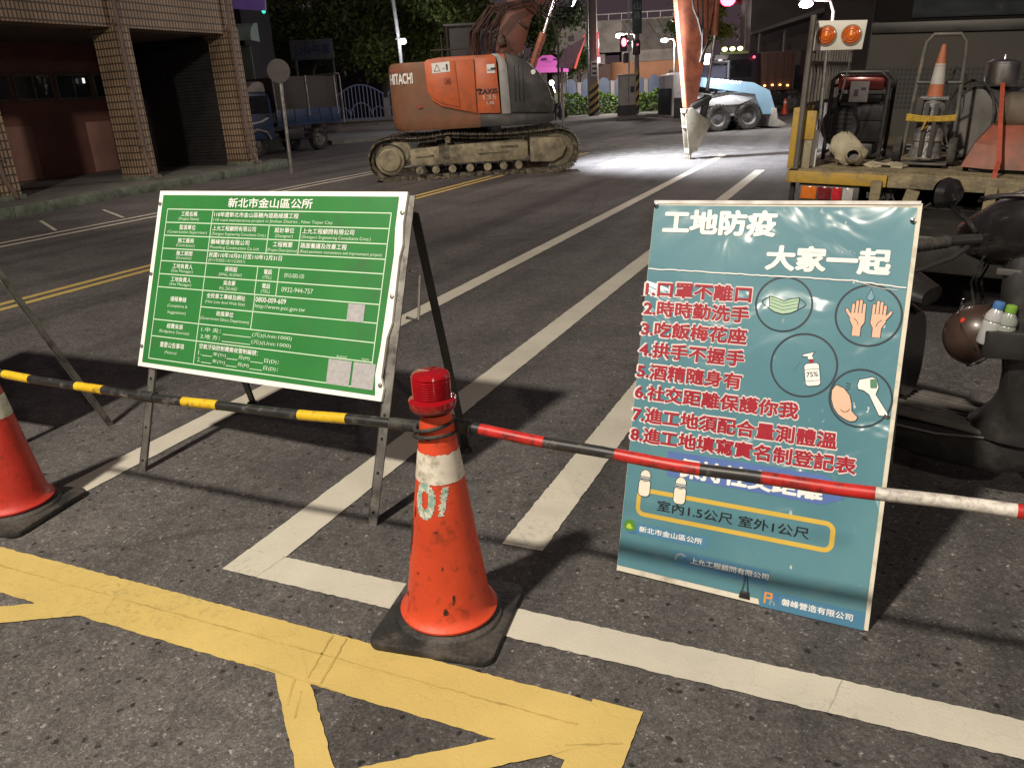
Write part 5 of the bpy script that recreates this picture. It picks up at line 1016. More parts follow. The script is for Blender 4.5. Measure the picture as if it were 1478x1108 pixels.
def street_lamp(label, px, py, d, power, glowm, r=.22, side=-1, base_px=None, h2=0):
    q = at(px, py, d); t = thing('street_lamp', label, 'street lamp', (q.x, q.y, 0), YAW)
    f = MB(); f.tube([(side*-.9, .1, 0), (side*-.9, .1, q.z-.2), (side*-.75, .05, q.z+.10), (side*-.25, 0, q.z+.14)], [.07, .055, .045, .04], 10); f.build('post', POLEG, t)
    f = MB(); f.loft([((-.42, 0, q.z+.14), .05, .03), ((-.2, 0, q.z+.13), .14, .06), ((.2, 0, q.z+.12), .14, .06), ((.4, 0, q.z+.10), .05, .03)], 14); f.v = [V((p.x*.6, p.y*.6, p.z+.06)) for p in f.v]; f.build('lamp_head', mat('lamp_head_grey', (.2, .2, .2)), t)
    f = MB(); f.sphere((0, -.02, q.z+.03), r, 9, (1.25, .8, .62)); f.build('bulb', glowm, t)
    if power: lamp('street_lamp_light', (q.x, q.y, q.z-.25), None, power, (1, .93, .86), .2, kind='POINT')
    return t
GW = glow('lamp_white_glow', (1, .96, .90), 14)
street_lamp('street lamp with a white bulb above the red traffic light', 895, 53, 47, 900, GW, .20, -1)
street_lamp('small street lamp with a white bulb right before the orange school wall', 959, 59, 72, 5200, GW, .26, -1)
street_lamp('street lamp on the curved post over the canopy', 1101, 15, 50, 700, GW, .30, 1)
street_lamp('very bright lamp at the canopy end above the twin amber beacons', 1163, 8, 26, 500, GW, .17, -1)
q = at(576, 61, 40); t = thing('street_lamp', 'tall pale post with a small bluish lamp behind the excavator tail', 'street lamp', (q.x, q.y, 0), YAW)
b0_ = pl(572, 0, q, _fh); zt_ = b0_.z
f = MB(); f.tube([(.05, .05, 0), (-.0, .05, q.z), (-.25, .05, zt_+3)], .085, 10); f.build('post', mat('pale_post2', (.40, .38, .36), .5), t)
f = MB(); f.sphere((.18, -.1, q.z), .15, 8, (1.2, .8, .8)); f.build('bulb', glow('bluish_glow', (.75, .82, 1), 10), t); f = MB(); f.box((.1, -.02, q.z+.13), (.5, .2, .06), .02); f.build('lamp_bracket', POLEG, t)
lamp('street_lamp_light', (q.x+.5, q.y-1.0, q.z), None, 130, (.85, .9, 1), .15, kind='POINT')
# far red signal glowing near the frame top
q = at(1062, -2, 58); t = thing('traffic_signal', 'hanging traffic signal with a glaring red lens at the top edge over the road', 'traffic signal', (q.x, q.y, 0), YAW)
f = MB(); f.box((0, 0.15, q.z), (2.3, .3, .7), .08); f.tube([(1.1, .2, q.z+.2), (4.8, .2, q.z+.4), (5.3, .2, q.z-.3), (5.3, .2, 0)], .10, 10); f.build('signal_housing', mat('signal_dark', (.05, .03, .035)), t)
f = MB(); f.sphere((-.55, -.12, q.z-.05), .42, 9, (1.2, .4, 1)); f.build('red_light', glow('red_signal_far', (1, .05, .10), 16), t)
f = MB(); f.sphere((.1, -.02, q.z), .24, 8, (1, .3, 1)); f.sphere((.75, -.02, q.z), .24, 8, (1, .3, 1)); f.build('unlit_lens', INK, t)
lamp('red_signal_light', (q.x, q.y-.9, q.z-.4), None, 90, (1, .08, .12), .3, kind='POINT')
# pink tent, slanted red awning, worker, motorcycle lamp beyond the nose
p = at(790, 120, 50); tn = thing('event_tent', 'small tent with a glowing pink roof behind the excavator nose', 'tent', (p.x, p.y, 0), YAW)
z1 = at(790, 80, 50).z; z0_ = at(790, 97, 50).z
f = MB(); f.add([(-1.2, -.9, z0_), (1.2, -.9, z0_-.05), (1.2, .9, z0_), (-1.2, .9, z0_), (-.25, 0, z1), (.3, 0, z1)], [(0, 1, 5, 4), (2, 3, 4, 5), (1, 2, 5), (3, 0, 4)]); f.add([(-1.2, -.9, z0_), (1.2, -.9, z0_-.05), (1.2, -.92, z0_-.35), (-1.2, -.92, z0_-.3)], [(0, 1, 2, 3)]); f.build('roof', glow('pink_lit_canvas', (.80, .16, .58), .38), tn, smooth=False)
f = MB(); f.k = 0; f.poly([(-.5, 0), (-.1, .02), (-.15, .16), (-.45, .14)], 0, MX.Translation((.1, -.75, z0_+.32)) @ XZ); f.poly([(.2, .04), (.5, .0), (.55, .12), (.25, .14)], 0, MX.Translation((.1, -.80, z0_+.28)) @ XZ); f.build('roof_print', mat('dark_purple_print', (.12, .02, .12)), tn, smooth=False)
for sx in (-1.1, 1.1):
    for sy in (-.8, .8): f = MB(); f.tube([(sx, sy, 0), (sx, sy, z0_)], .03, 6); f.build('leg', ALU, tn)
p = at(818, 80, 33); aw = MB(); M_ = MX.Rotation(R(-25), 4, 'Y'); aw.prism([(-.45, -.42), (.20, -.50), (.72, .62), (-.10, .22)], .3, XZ); o = tag(aw.build('hanging_panel', [mat('dim_purple_panel', (.13, .075, .11), .6)]), 'slanting dim purple panel with a red upper edge above the pink tent', 'panel'); o.location = p; o.rotation_euler = (0, 0, YAW)
ae = MB(); ae.tube([(.26, -.48, -.52+.02), (.70, -.05, .60), (.66, -.05, .66)], .045, 8); e = ae.build('lit_edge', glow('red_edge_glow', (.75, .12, .08), .8), o); 
ae = MB(); ae.tube([(-.2, .1, -.3), (-.2, .1, -p.z)], .05, 8); ae.build('post', POLEG, o)
p = gp(793, 165); mp_ = at(793, 120, 46); mc = thing('motorcycle', 'motorcycle with its white headlight on behind the excavator nose', 'motorcycle', (mp_.x, mp_.y, 0), YAW)
for u in (-.5, .65): wheel(mc, (u, 0, .29), .29, .12)
f = MB(); f.loft([((-.75, 0, .75), .08, .05), ((-.3, 0, .78), .16, .10), ((.1, 0, .62), .14, .16), ((.45, 0, .8), .12, .16), ((.62, 0, 1.02), .09, .08)], 12); f.tube([(.45, -.32, 1.05), (.5, 0, 1.08), (.45, .32, 1.05)], .02, 8); f.tube([(.65, -.08, .3), (.5, -.08, 1.0)], .03, 8); f.build('body', LK, mc)
f = MB(); f.sphere((.1, -.35, mp_.z), .13, 8); f.tube([(.1, -.3, mp_.z), (.45, 0, 1.05)], .02, 6); f.build('headlight', GW, mc)
# ------------------------------------------------------------------ flatbed truck on the right (local x right, y forward, z 0 = deck)
TA = gp(1141, 243, .88); TYW = R(-6); TRL = R(3.1)
TM = MX.Translation(TA) @ MX.Rotation(TYW, 4, 'Z') @ MX.Rotation(TRL, 4, 'Y'); TI = TM.inverted()
TN = V((-math.sin(TYW), math.cos(TYW), 0))
def fl(px, py, dp): return TI @ pl(px, py, TA+TN*dp, TN)
TROT = (0, TRL, TYW)
ft = thing('flatbed_truck', 'dusty flatbed works truck with yellow edges parked behind the scooter and poster', 'truck', TA, rot=TROT)
f = MB(); f.box((1.1, 1.95, -.03), (2.2, 3.9, .06), .006); f.build('deck', DUST, ft)
ch = MB()
for i in range(46):
    for k in range(3):
        x, y = .03+i*.048+(.024 if k % 2 else 0), .03+k*.05; ch.box((x, y, .002), (.030, .010, .006), 0, R(45 if (i+k) % 2 else -45))
ch.build('chequer_pattern', DUST, ft, smooth=False)
f = MB(); f.box((.33, -.012, -.055), (.66, .024, .085), .008); f.k = 1; f.box((1.44, -.012, -.055), (1.55, .024, .085), .008); f.k = 0; f.box((-.012, 1.95, -.055), (.024, 3.9, .085), .006); f.build('deck_edge', [TYEL, DUST], ft)
for x in (.60, 1.30, 1.9): f = MB(); f.box((x, -.03, -.13), (.07, .05, .16), .008); f.box((x-.01, -.01, -.205), (.05, .06, .06), .01); f.build('hinge_bracket', DUST, ft)
f = MB(); f.box((.28, .03, -.165), (.42, .05, .125), .012); tl_ = f.build('tail_light', mat('lamp_frame_grey', (.10, .10, .095), .5), ft)
for (x0, x1, m_) in ((.09, .205, mat('amber_lens', (.62, .16, .02), .15, 0, .15, 40, coat=.6)), (.208, .305, mat('dark_red_lens', (.16, .015, .02), .15, 0, .2, 40, coat=.6)), (.308, .375, mat('red_lens_bright', (.50, .02, .03), .15, 0, .15, 40, coat=.6)), (.378, .455, mat('clear_lens', (.42, .42, .40), .15, 0, .15, 40, coat=.6))):
    f = MB(); f.box(((x0+x1)/2, .004, -.165), (x1-x0-.004, .02, .092), .006); f.build('lens', m_, tl_)
f = MB(); f.box((1.1, 1.2, -.36), (.9, 4.2, .22), .02); f.box((1.1, .25, -.27), (2.0, .12, .10), .01); f.box((1.1, 1.2, -.25), (2.0, .10, .08)); f.tube([(.02, .06, -.1), (.02, .06, -.62)], .02, 8); f.box((1.7, .1, -.45), (.5, .2, .3), .03)
for k in range(5): f.tube([(.5+RND(0, .3), .08, -.12), (.55+RND(0, .3), .06, -.3-RND(0, .15)), (.7+RND(0, .4), .1, -.2)], .010, 6)
f.build('chassis', DARKST, ft)
f = MB(); f.box((1.34, -.16, -.46), (1.25, .30, .05), .008); f.box((1.34, -.305, -.475), (1.25, .02, .09), .006); f.box((.80, .0, -.28), (.09, .05, .36), .01, MX.Rotation(R(12), 4, 'Y')); f.box((1.75, .0, -.28), (.09, .05, .36), .01)
for i in range(24):
    for k in range(4): f.box((.75+i*.05+(.025 if k % 2 else 0), -.28+k*.07, -.4335), (.032, .010, .006), 0, R(45 if (i+k) % 2 else -45))
f.build('rear_step', DUST, ft)
for u in (.18, 1.95):
    wheel(ft, (u+.1, 1.1, -.53), .36, .24, 'x')
# left gate, corner posts, mesh headboard, cab
f = MB(); f.box((-.0, .0, .21), (.045, .05, .42), .006); f.box((-.0, .52, .21), (.04, .05, .42), .006); f.k = 1; f.box((.0, .26, .20), (.015, .5, .38), .003); f.k = 0; f.box((.0, .27, .405), (.03, .52, .03), .004); f.box((.085, .05, .30), (.09, .02, .20), .01); f.k = 1; f.box((.085, .06, .10), (.07, .02, .22), .006); f.build('corner_gate', [TYEL, CREAM], ft)
f = MB()
x0 = .035
for z in (.44, .72, .98): f.tube([(x0, .05, z), (x0, 2.0, z)], .013, 8)
for k in range(16): f.tube([(x0, .05+k*.13, .42), (x0, .05+k*.13, .98)], .010, 8)
f.tube([(x0, .0, 0), (x0, .0, 1.02)], .022, 10); f.build('side_grille', mat('galvanised_grille', (.20, .185, .17), .45, .6, .3, 8), ft)
mz = [fl(1300, 150, 3.4).z, fl(1300, 42, 3.4).z]
f = MB(); f.box((1.1, 3.45, .55), (2.2, .04, 1.1)); f.k = 1
f.box((1.1, 3.42, 1.06), (2.2, .05, .10), .006); f.build('headboard', [mat('dusty_headboard', (.058, .053, .046), .75, .1, .25, 3, dirt=(.06, .055, .05), dscale=3, damt=.4), DARKST], ft)
f = MB()
for i in range(54):
    for k in range(9): f.box((.02+i*.0405, 3.425, .30+k*.046), (.022, .012, .026))
f.build('perforation', INK, ft, smooth=False)
f = MB(); f.prism([(-.05, -.6), (2.2, -.6), (2.2, 1.75), (2.0, 1.9), (.15, 1.9), (-.05, 1.75)], 1.5, MX.Translation((0, 5.2, 0)) @ XZ, .06); f.build('cab', mat('truck_cab_dark', (.008, .006, .006), .7, 0, .2, spec=.1), ft)
f = MB(); f.box((1.08, 3.69, 1.38), (1.5, .02, .45), .01); f.build('cab_rear_window', mat('dark_pane', (.03, .035, .04)), ft)
def tthing(name, label, cat, p, group=None): return thing(name, label, cat, TM @ V(p), rot=TROT, group=group)
# twin amber beacon on a post
pb0 = fl(1179, 212, .16); bt1 = fl(1211, 52, .16); bcn = tthing('beacon_board', 'white board with two round amber lamps on a thin post at the truck corner', 'warning lights', (pb0.x, pb0.y, 0))
bx_, bz_ = bt1.x-pb0.x, bt1.z
f = MB(); f.tube([(0, 0, .24), (bx_-.07, 0, bz_-.06)], .0115, 10); f.tube([(.10, .12, bz_-.42), (bx_+.10, .02, bz_-.10)], .006, 8); f.build('post', ALU, bcn)
f = MB(); f.box((-.02, 0, .13), (.05, .03, .26), .004); f.build('socket', WHITEP, bcn)
f = MB(); f.prism([(-.165, -.095), (.165, -.090), (.175, .095), (-.15, .100)], .02, MX.Translation((bx_, .0, bz_)) @ XZ, .004); f.build('board', mat('cream_white_board', (.62, .60, .54), .5, 0, .1, 8), bcn)
AMB, nt, bs = _nt('amber_beacon_lens'); bs.inputs['Base Color'].default_value = (.80, .17, .015, 1); bs.inputs['Roughness'].default_value = .18; bs.inputs['Coat Weight'].default_value = .6; bs.inputs['Transmission Weight'].default_value = .25
for sx in (-.078, .085):
    f = MB(); M_ = MX.Translation((bx_+sx, -.021, bz_+.004)) @ MX.Rotation(R(90), 4, 'X')
    f.lathe([(.066, 0), (.068, .010), (.062, .014)], 30, M_); f.k = 1
    pr = [(.060, .010)]
    for k in range(6): pr += [(.058-.009*k, .014+.003*k), (.053-.009*k, .016+.003*k)]
    pr += [(0, .032)]; f.lathe(pr, 30, M_); f.k = 2
    for rr_, zz_ in ((.045, .0195), (.030, .0245)): f.lathe([(rr_, zz_), (rr_+.0035, zz_+.0015), (rr_+.007, zz_)], 30, M_)
    f.k = 3; f.lathe([(0, .036), (.010, .034), (.012, .028)], 16, M_); f.build('amber_lamp', [mat('grey_lamp_rim', (.35, .34, .3), .4), AMB, mat('dark_amber', (.42, .07, .01), .3), mat('pale_amber', (.85, .30, .08), .2)], bcn)
# generator
g0, g1 = fl(1190, 205, .95), fl(1284, 100, .95); gw, gh = g1.x-g0.x, g1.z-.02; gn_ = tthing('generator', 'black open-frame generator with red top and white label on the truck deck', 'generator', ((g0.x+g1.x)/2+.03, 1.0, 0))
f = MB()
for y in (-.22, .22): f.tube([(-gw/2, y, .0), (-gw/2, y, gh-.06), (-gw/2+.06, y, gh), (gw/2-.06, y, gh), (gw/2, y, gh-.06), (gw/2, y, .0)], .016, 8)
for x in (-gw/2, gw/2): f.tube([(x, -.22, .05), (x, .22, .05)], .014, 8); f.tube([(x, -.22, gh-.1), (x, .22, gh-.1)], .014, 8)
f.build('frame', BLACKM, gn_)
f = MB(); f.box((0, 0, gh-.075), (gw-.05, .38, .11), .03); f.build('fuel_tank', mat('tank_red', (.30, .05, .045), .25, .1, .25, 5, coat=.5), gn_)
f = MB(); f.box((.10, -.05, .30), (gw*.52, .30, .30), .02); f.lathe([(0, 0), (.15, 0), (.16, .05), (.12, .12), (0, .12)], 26, MX.Translation((-.10, -.12, .25)) @ MX.Rotation(R(90), 4, 'X')); f.box((0, 0, .08), (gw-.1, .4, .10), .02); f.box((.12, -.205, .36), (.18, .012, .12), .005); f.box((.14, -.212, .38), (.05, .01, .03)); f.box((0, -.1, gh-.19), (gw-.08, .25, .06), .01)
for k in range(7): f.box((-.10, -.245, .14+.035*k), (.16, .006, .010))
f.build('engine', mat('engine_black', (.028, .027, .03), .4, .2, .4, 8), gn_)
f = MB(); f.box((.0, -.236, gh-.14), (.135, .006, .15), .002); f.k = 1; f.box((-.02, -.2405, gh-.15), (.03, .004, .05)); f.box((.03, -.2405, gh-.12), (.035, .004, .02)); f.build('label', [mat('label_white', (.62, .60, .60), .5), mat('label_grey', (.2, .2, .2))], gn_)
# crumpled sack
sk0 = fl(1226, 232, .38); sk_ = MB(); rnd = random.Random(4); rings = []
for i in range(14):
    t_ = i/13; r_ = .105*(math.sin(math.pi*min(1, .18+t_*.72))**.7); rg = []
    for k in range(28):
        a = 2*math.pi*k/28; q = r_*(1+.16*math.sin(3*a+t_*5)+.07*math.sin(7*a-t_*9)+rnd.uniform(-.03, .03)); rg.append(V((q*math.cos(a)*1.15-.05*t_, q*math.sin(a)*.8, .012+.21*t_+.012*math.sin(4*a+t_*6)*(1-t_))))
    rings.append(rg)
rings.append([V((p.x*.35-.035, p.y*.35, .235+.01*math.sin(k))) for k, p in enumerate(rings[-1])])
sk_.ring(rings, True); sk_.lathe([(.050, 0), (.062, .012), (.056, .05), (.040, .07)], 18, MX.Translation((.035, -.075, .07)) @ MX.Rotation(R(72), 4, 'X') @ MX.Diagonal((1, .85, 1, 1)))
for k in range(16): x = .12+k*.016; sk_.box((x, rnd.uniform(-.05, .04), .014), (.06, .08, .012), .003, MX.Rotation(rnd.uniform(-.5, .5), 4, 'X') @ MX.Rotation(rnd.uniform(-1, 1), 4, 'Z'))
o = tag(sk_.build('paper_sack', mat('dusty_sack_paper', (.40, .36, .26), .85, 0, .25, 12, .6, 30), ang=50), 'crumpled beige sack lying open on the truck deck', 'sack'); o.location = TM @ V((sk0.x, sk0.y, .0)); o.rotation_euler = TROT
f = MB(); f.disc(0, 0, .050, 0, 18, .042, MX.Translation((.035, -.0905, .066)) @ MX.Rotation(R(72), 4, 'X')); f.build('opening', INK, o)
# hand truck and stack of wrapped cones
h0_ = fl(1335, 232, .62); ht = tthing('hand_truck', 'grey tubular hand truck with dusty wheels carrying traffic cones on the deck', 'hand truck', (h0_.x, .62, 0)); hz_ = fl(1335, 50, .62).z
f = MB(); wv = .145
f.tube([(-wv-.02, 0, .06), (-wv+.01, .05, hz_-.14), (-wv+.02, .05, hz_-.05), (-wv+.06, .05, hz_), (wv-.06, .05, hz_), (wv-.02, .05, hz_-.05), (wv-.01, .05, hz_-.14), (wv+.02, 0, .06)], .0145, 10)
for z in (.14, .35, .58): f.tube([(-wv, .02, z), (wv, .02, z)], .010, 8)
f.box((0, -.1, .03), (.30, .22, .012), .003); f.tube([(-.2, .04, .11), (.2, .04, .11)], .012, 8); f.build('frame', mat('dusty_tube', (.12, .115, .105), .6, .3, .3, 6, dirt=(.25, .22, .17), dscale=7, damt=.25), ht)
for x in (-.20, .165): wheel(ht, (x, .03, .105), .105, .055, 'x')
cs = tthing('cone_stack', 'orange and white traffic cones in grey wrap tied by yellow rope on the hand truck', 'traffic cones', (h0_.x-.005, .545, .045)); ct = fl(1331, 64, .6).z-.05
f = MB(); zb_ = ct*.56
f.lathe([(.056, zb_), (.050, zb_+.06), (.036, ct-.14), (.022, ct-.05), (.014, ct), (0, ct+.004)], 28); f.build('upper_cone', mat('dull_cone_orange', (.42, .13, .06), .6, 0, .2, 8, dirt=(.2, .12, .08), dscale=20, damt=.3), cs)
f = MB(); f.lathe([(.0480, zb_+.085), (.0345, ct-.125)], 28); f.build('white_band', mat('cone_white', (.40, .39, .37), .6), cs)
f = MB(); f.box((0, 0, zb_-.01), (.19, .17, .025), .008)
for k in range(3): f.lathe([(.115-.01*k, .02+.12*k), (.088-.005*k, .16+.13*k), (.075, .20+.12*k)], 24, None, True)
f.build('wrapped_cones', mat('grey_wrap', (.24, .235, .23), .35, 0, .5, 14, .5, 30, dirt=(.06, .06, .06), dscale=9, damt=.45), cs)
f = MB()
for k in range(4): f.tube([(-.155, -.105, .285+.012*k), (-.06, -.13, .28+.01*k), (.06, -.13, .285+.008*k), (.16, -.10, .29+.01*k)], .008, 7)
f.tube([(-.02, -.14, .29), (-.04, -.15, .22), (.0, -.145, .25)], .007, 6); f.build('yellow_rope', mat('rope_yellow', (.45, .30, .04), .8, 0, .3, 30, .4, 80), cs)
f = MB()
for x in (-.03, .03): f.box((x, -.125, .22), (.028, .012, .36), .004)
f.box((-.085, -.06, .36), (.05, .05, .16), .01); f.build('strap', mat('dark_strap', (.05, .045, .04), .7), cs)
# drum, pot, orange machine
d0 = fl(1396, 228, .85); dm_ = tthing('steel_drum', 'dark grey steel drum lying on its side with a dull metal end', 'drum', (d0.x+.03, 1.02, 0)); dm_.rotation_euler = (0, TRL, TYW+R(42)); dr_ = (fl(1396, 104, .95).z-fl(1396, 226, .95).z)/2*.86
f = MB(); M_ = MX.Translation((-.06, 0, dr_+.03)) @ MX.Rotation(R(90), 4, 'Y'); f.lathe([(dr_*.93, .01), (dr_, .0), (dr_, .18), (dr_*1.02, .20), (dr_, .22), (dr_, .42), (dr_*1.02, .44), (dr_, .46), (dr_, .62), (0, .62)], 44, M_); f.build('shell', mat('dark_drum_steel', (.085, .085, .09), .42, .3, .3, 4, dirt=(.2, .19, .18), dscale=4, damt=.35), dm_)
f = MB(); f.lathe([(0, .012), (dr_*.93, .012)], 40, M_); f.build('end_plate', mat('dull_metal_end', (.42, .41, .39), .38, .5, .3, 4), dm_)
f = MB(); rr = dr_*1.08; f.tube([(-.10, rr*math.cos(R(a))*.9, dr_+.05+rr*math.sin(R(a))) for a in range(0, 361, 12)], .010, 8, False); f.build('hoop', BLACK, dm_)
pq = fl(1446, 108, .95); pt = tthing('metal_pot', 'shiny aluminium pot with a lid knob standing on the dark drum', 'pot', (pq.x, 1.0, dr_*2+.035)); ps_ = (fl(1471, 100, .95).x-fl(1421, 100, .95).x)/2; ph_ = .15
f = MB(); f.lathe([(0, 0), (ps_*.92, 0), (ps_, .015), (ps_, ph_), (ps_*1.03, ph_+.004), (ps_*1.03, ph_+.012)], 40); f.build('pot_body', mat('brushed_aluminium', (.78, .78, .78), .30, 1., .08, 3), pt)
f = MB(); f.lathe([(ps_*1.02, ph_+.012), (ps_*.7, ph_+.028), (.015, ph_+.034), (.010, ph_+.05), (.016, ph_+.062), (0, ph_+.066)], 36); f.build('lid', mat('brushed_aluminium', (.62, .62, .62)), pt)
o0 = fl(1388, 232, .28); om = tthing('plate_machine', 'orange steel machine hood strapped down at the right end of the truck deck', 'machine', (o0.x, .30, 0)); oh = fl(1440, 182, .3).z
RO = mat('rusty_orange', (.33, .085, .048), .55, 0, .25, 4, dirt=(.15, .06, .035), dscale=5, damt=.55)
f = MB(); rg = [[V(p) for p in q] for q in ([(0, 0, .035), (.16, -.05, .03), (.9, -.05, .03), (.9, .40, .03), (0, .40, .03)], [(.06, .04, oh*.62), (.20, .0, oh*.58), (.9, .0, oh*.62), (.9, .36, oh*.7), (.06, .36, oh*.6)], [(.14, .12, oh*.98), (.26, .10, oh), (.9, .10, oh*1.04), (.9, .3, oh*1.05), (.14, .3, oh)])]; f.ring(rg, True); f.build('hood', RO, om, ang=20)
f = MB(); f.box((.45, .2, .015), (.8, .4, .03), .005); f.build('base_plate', DARKST, om)
f = MB(); f.loft([((.16, .28, oh+.07), .10, .09), ((.22, .28, oh+.09), .15, .12), ((.34, .28, oh+.09), .15, .12), ((.40, .28, oh+.07), .10, .09)], 20); f.build('engine_cover', mat('tan_engine', (.14, .11, .08), .7, 0, .3, 6), om)
sx0, sx1, sx2 = fl(1448, 122, .20), fl(1444, 180, .20), fl(1438, 240, .02)
sr = MB(); P_ = TM @ V((sx2.x, .02, .0))
def rel(p, y): return V((p.x-sx2.x, y-.02, p.z))
sp = [rel(sx0, .62), rel(sx1, .26), V((.012, .10, .09)), V((.0, .0, .03)), V((.004, -.022, -.04))]
for i in range(len(sp)-1):
    a, c = sp[i], sp[i+1]; sr.add([a+V((-.014, 0, 0)), a+V((.014, 0, 0)), c+V((.014, 0, 0)), c+V((-.014, 0, 0)), a+V((-.014, -.004, .004)), a+V((.014, -.004, .004)), c+V((.014, -.004, .004)), c+V((-.014, -.004, .004))], [(0, 1, 2, 3), (4, 5, 6, 7), (0, 3, 7, 4), (1, 2, 6, 5), (0, 1, 5, 4), (2, 3, 7, 6)])
o = tag(sr.build('ratchet_strap', mat('strap_orange', (.38, .07, .035), .7, 0, .2, 30, .3, 120)), 'orange tie-down strap running over the machine hood to the deck edge', 'strap'); o.location = P_; o.rotation_euler = TROT
cbp_ = MB(); c0 = fl(1362, 120, .9); cbp_.tube([(0, 0, .0), (.02, 0, .25), (.06, .02, .40), (.13, .02, .34), (.16, .0, .12), (.17, 0, -.02)], .009, 8); o = tag(cbp_.build('loose_cable', BLACK), 'black cable looping up between the hand truck and the drum', 'cable'); o.location = TM @ V((c0.x, 1.1, dr_*1.1)); o.rotation_euler = TROT
# ------------------------------------------------------------------ scooter (front to the right)
SYW = R(-25)
SX = thing('motor_scooter', 'black motor scooter standing between the teal poster and the flatbed truck', 'scooter', (.285, 3.28, 0), SYW)
f = MB(); f.loft([((-.10, 0, .17), .13, .07), ((.02, 0, .175), .15, .085), ((.16, 0, .18), .155, .085), ((.30, 0, .20), .14, .10), ((.42, 0, .27), .12, .13), ((.52, 0, .36), .10, .13)], 20, 4); f.build('under_panel', BLACKM, SX)
f = MB(); f.box((.07, 0, .262), (.46, .29, .02), .008); f.box((-.02, -.05, .276), (.10, .06, .004), .002)
for k in range(7): f.box((.07, -.10+.033*k, .274), (.40, .010, .006), .002)
f.build('footboard', mat('grey_rubber_mat', (.13, .12, .11), .8, 0, .4, 10, .3, 60), SX)
f = MB(); rings = []
for z, x, w_, d in ((.25, .31, .158, .20), (.30, .32, .160, .17), (.36, .338, .164, .14), (.42, .352, .168, .125), (.50, .373, .175, .12), (.62, .40, .185, .13), (.74, .425, .185, .15), (.84, .44, .175, .17), (.92, .45, .15, .17)): rings.append([V((x+d*math.cos(2*math.pi*k/24)*(1 if math.cos(2*math.pi*k/24) > 0 else .45+.5*max(0, (.45-z)/.2)), w_*math.sin(2*math.pi*k/24), z)) for k in range(24)])
f.ring(rings, True); f.build('leg_shield', BLACKM, SX)
f = MB(); f.loft([((.20, 0, .93), .06, .045), ((.26, 0, .935), .13, .085), ((.34, 0, .955), .175, .125), ((.46, 0, .985), .18, .15), ((.56, 0, .98), .16, .15), ((.64, 0, .94), .09, .11), ((.665, 0, .92), .03, .04)], 24, 2.4); f.build('handlebar_cover', BLACKP, SX)
f = MB(); 
tp2 = []
for k in range(15): a = R(-30+200*k/14); tp2.append((.43+.15*math.cos(a), -.135, 1.06+.030*math.sin(a)))
f.tube(tp2, [.003]+[.009]*13+[.003], 8); f.build('dash_trim', CHROME, SX)
f = MB(); f.box((.42, -.168, .845), (.075, .008, .022), .003); f.build('badge', mat('dim_badge', (.09, .085, .085), .4), SX)
for sgn in (-1, 1):
    f = MB(); f.tube([(.33, sgn*.13, .945), (.28, sgn*.20, .945), (.24, sgn*.27, .945)], .018, 10); f.build('handlebar', BLACKM, SX)
    f = MB(); f.tube([(.25, sgn*.255, .945), (.155, sgn*.40, .935)], [.020, .0195], 14)
    for k in range(9): q = V((.25, sgn*.255, .945)).lerp(V((.155, sgn*.40, .935)), (k+.5)/9); f.tube([q+V((.003, -sgn*.004, 0)), q-V((.003, -sgn*.004, 0))], .0215, 14)
    f.sphere((.152, sgn*.405, .935), .023, 8); f.build('grip', BLACK, SX)
    f = MB(); f.tube([(.30, sgn*.22, .925), (.285, sgn*.30, .90), (.235, sgn*.385, .875), (.215, sgn*.41, .87)], [.009, .008, .007, .009], 8); f.build('brake_lever', BLACKM, SX)
    if sgn > 0: continue
    f = MB(); f.tube([(.30, sgn*.17, .97), (.27, sgn*.20, 1.02), (.235, sgn*.235, 1.06)], .0085, 8); f.loft([((.205, sgn*.245, 1.10), .030, .025), ((.215, sgn*.245, 1.10), .085, .052), ((.24, sgn*.245, 1.10), .075, .046), ((.262, sgn*.245, 1.10), .035, .022)], 20, 2.3); f.k = 1
    f.loft([((.2035, sgn*.245, 1.10), .070, .042), ((.2045, sgn*.245, 1.10), .078, .047)], 20, 2.3); f.build('mirror', [BLACKP, mat('mirror_glass', (.05, .05, .055), .04, 1., .05)], SX)
wheel(SX, (.80, 0, .215), .215, .10, 'y'); wheel(SX, (-.50, 0, .215), .215, .11, 'y')
f = MB(); f.loft([((.60, 0, .38), .06, .05), ((.70, 0, .47), .09, .055), ((.82, 0, .48), .09, .055), ((.95, 0, .42), .075, .05), ((1.02, 0, .34), .05, .03)], 18); f.tube([(.60, -.07, .60), (.79, -.075, .22)], .02, 8); f.tube([(.60, .07, .60), (.79, .075, .22)], .02, 8); f.loft([((.45, 0, .55), .13, .18), ((.58, 0, .60), .12, .22), ((.66, 0, .70), .07, .16)], 18); f.build('front_fender', BLACKP, SX)
f = MB(); f.loft([((-.08, 0, .46), .10, .17), ((-.22, 0, .52), .15, .19), ((-.50, 0, .58), .16, .16), ((-.78, 0, .66), .11, .10), ((-.90, 0, .70), .04, .04)], 22); f.build('rear_body', BLACKP, SX)
f = MB(); f.loft([((-.04, 0, .70), .09, .03), ((-.14, 0, .73), .13, .05), ((-.40, 0, .74), .14, .055), ((-.70, 0, .79), .13, .05), ((-.82, 0, .78), .07, .025)], 22); f.build('seat', BLACKM, SX)
f = MB(); f.tube([(-.15, -.12, .12), (-.10, -.2, .02)], .012, 8); f.tube([(-.15, .12, .12), (-.10, .2, .02)], .012, 8); f.box((-.42, 0, .25), (.34, .18, .14), .04); f.build('engine_stand', DARKST, SX)
f = MB(); rg = []
for z, e in ((.52, 0), (.70, .01)): rg.append([V((.30-.03*math.sin(math.pi*k/10)-e+(z-.52)*.15, -.13+.26*k/10, z)) for k in range(11)]+[V((.345+(z-.52)*.15, .13-.26*k/10, z)) for k in range(11)])
f.ring(rg, True); f.build('glove_pocket', BLACKM, SX)
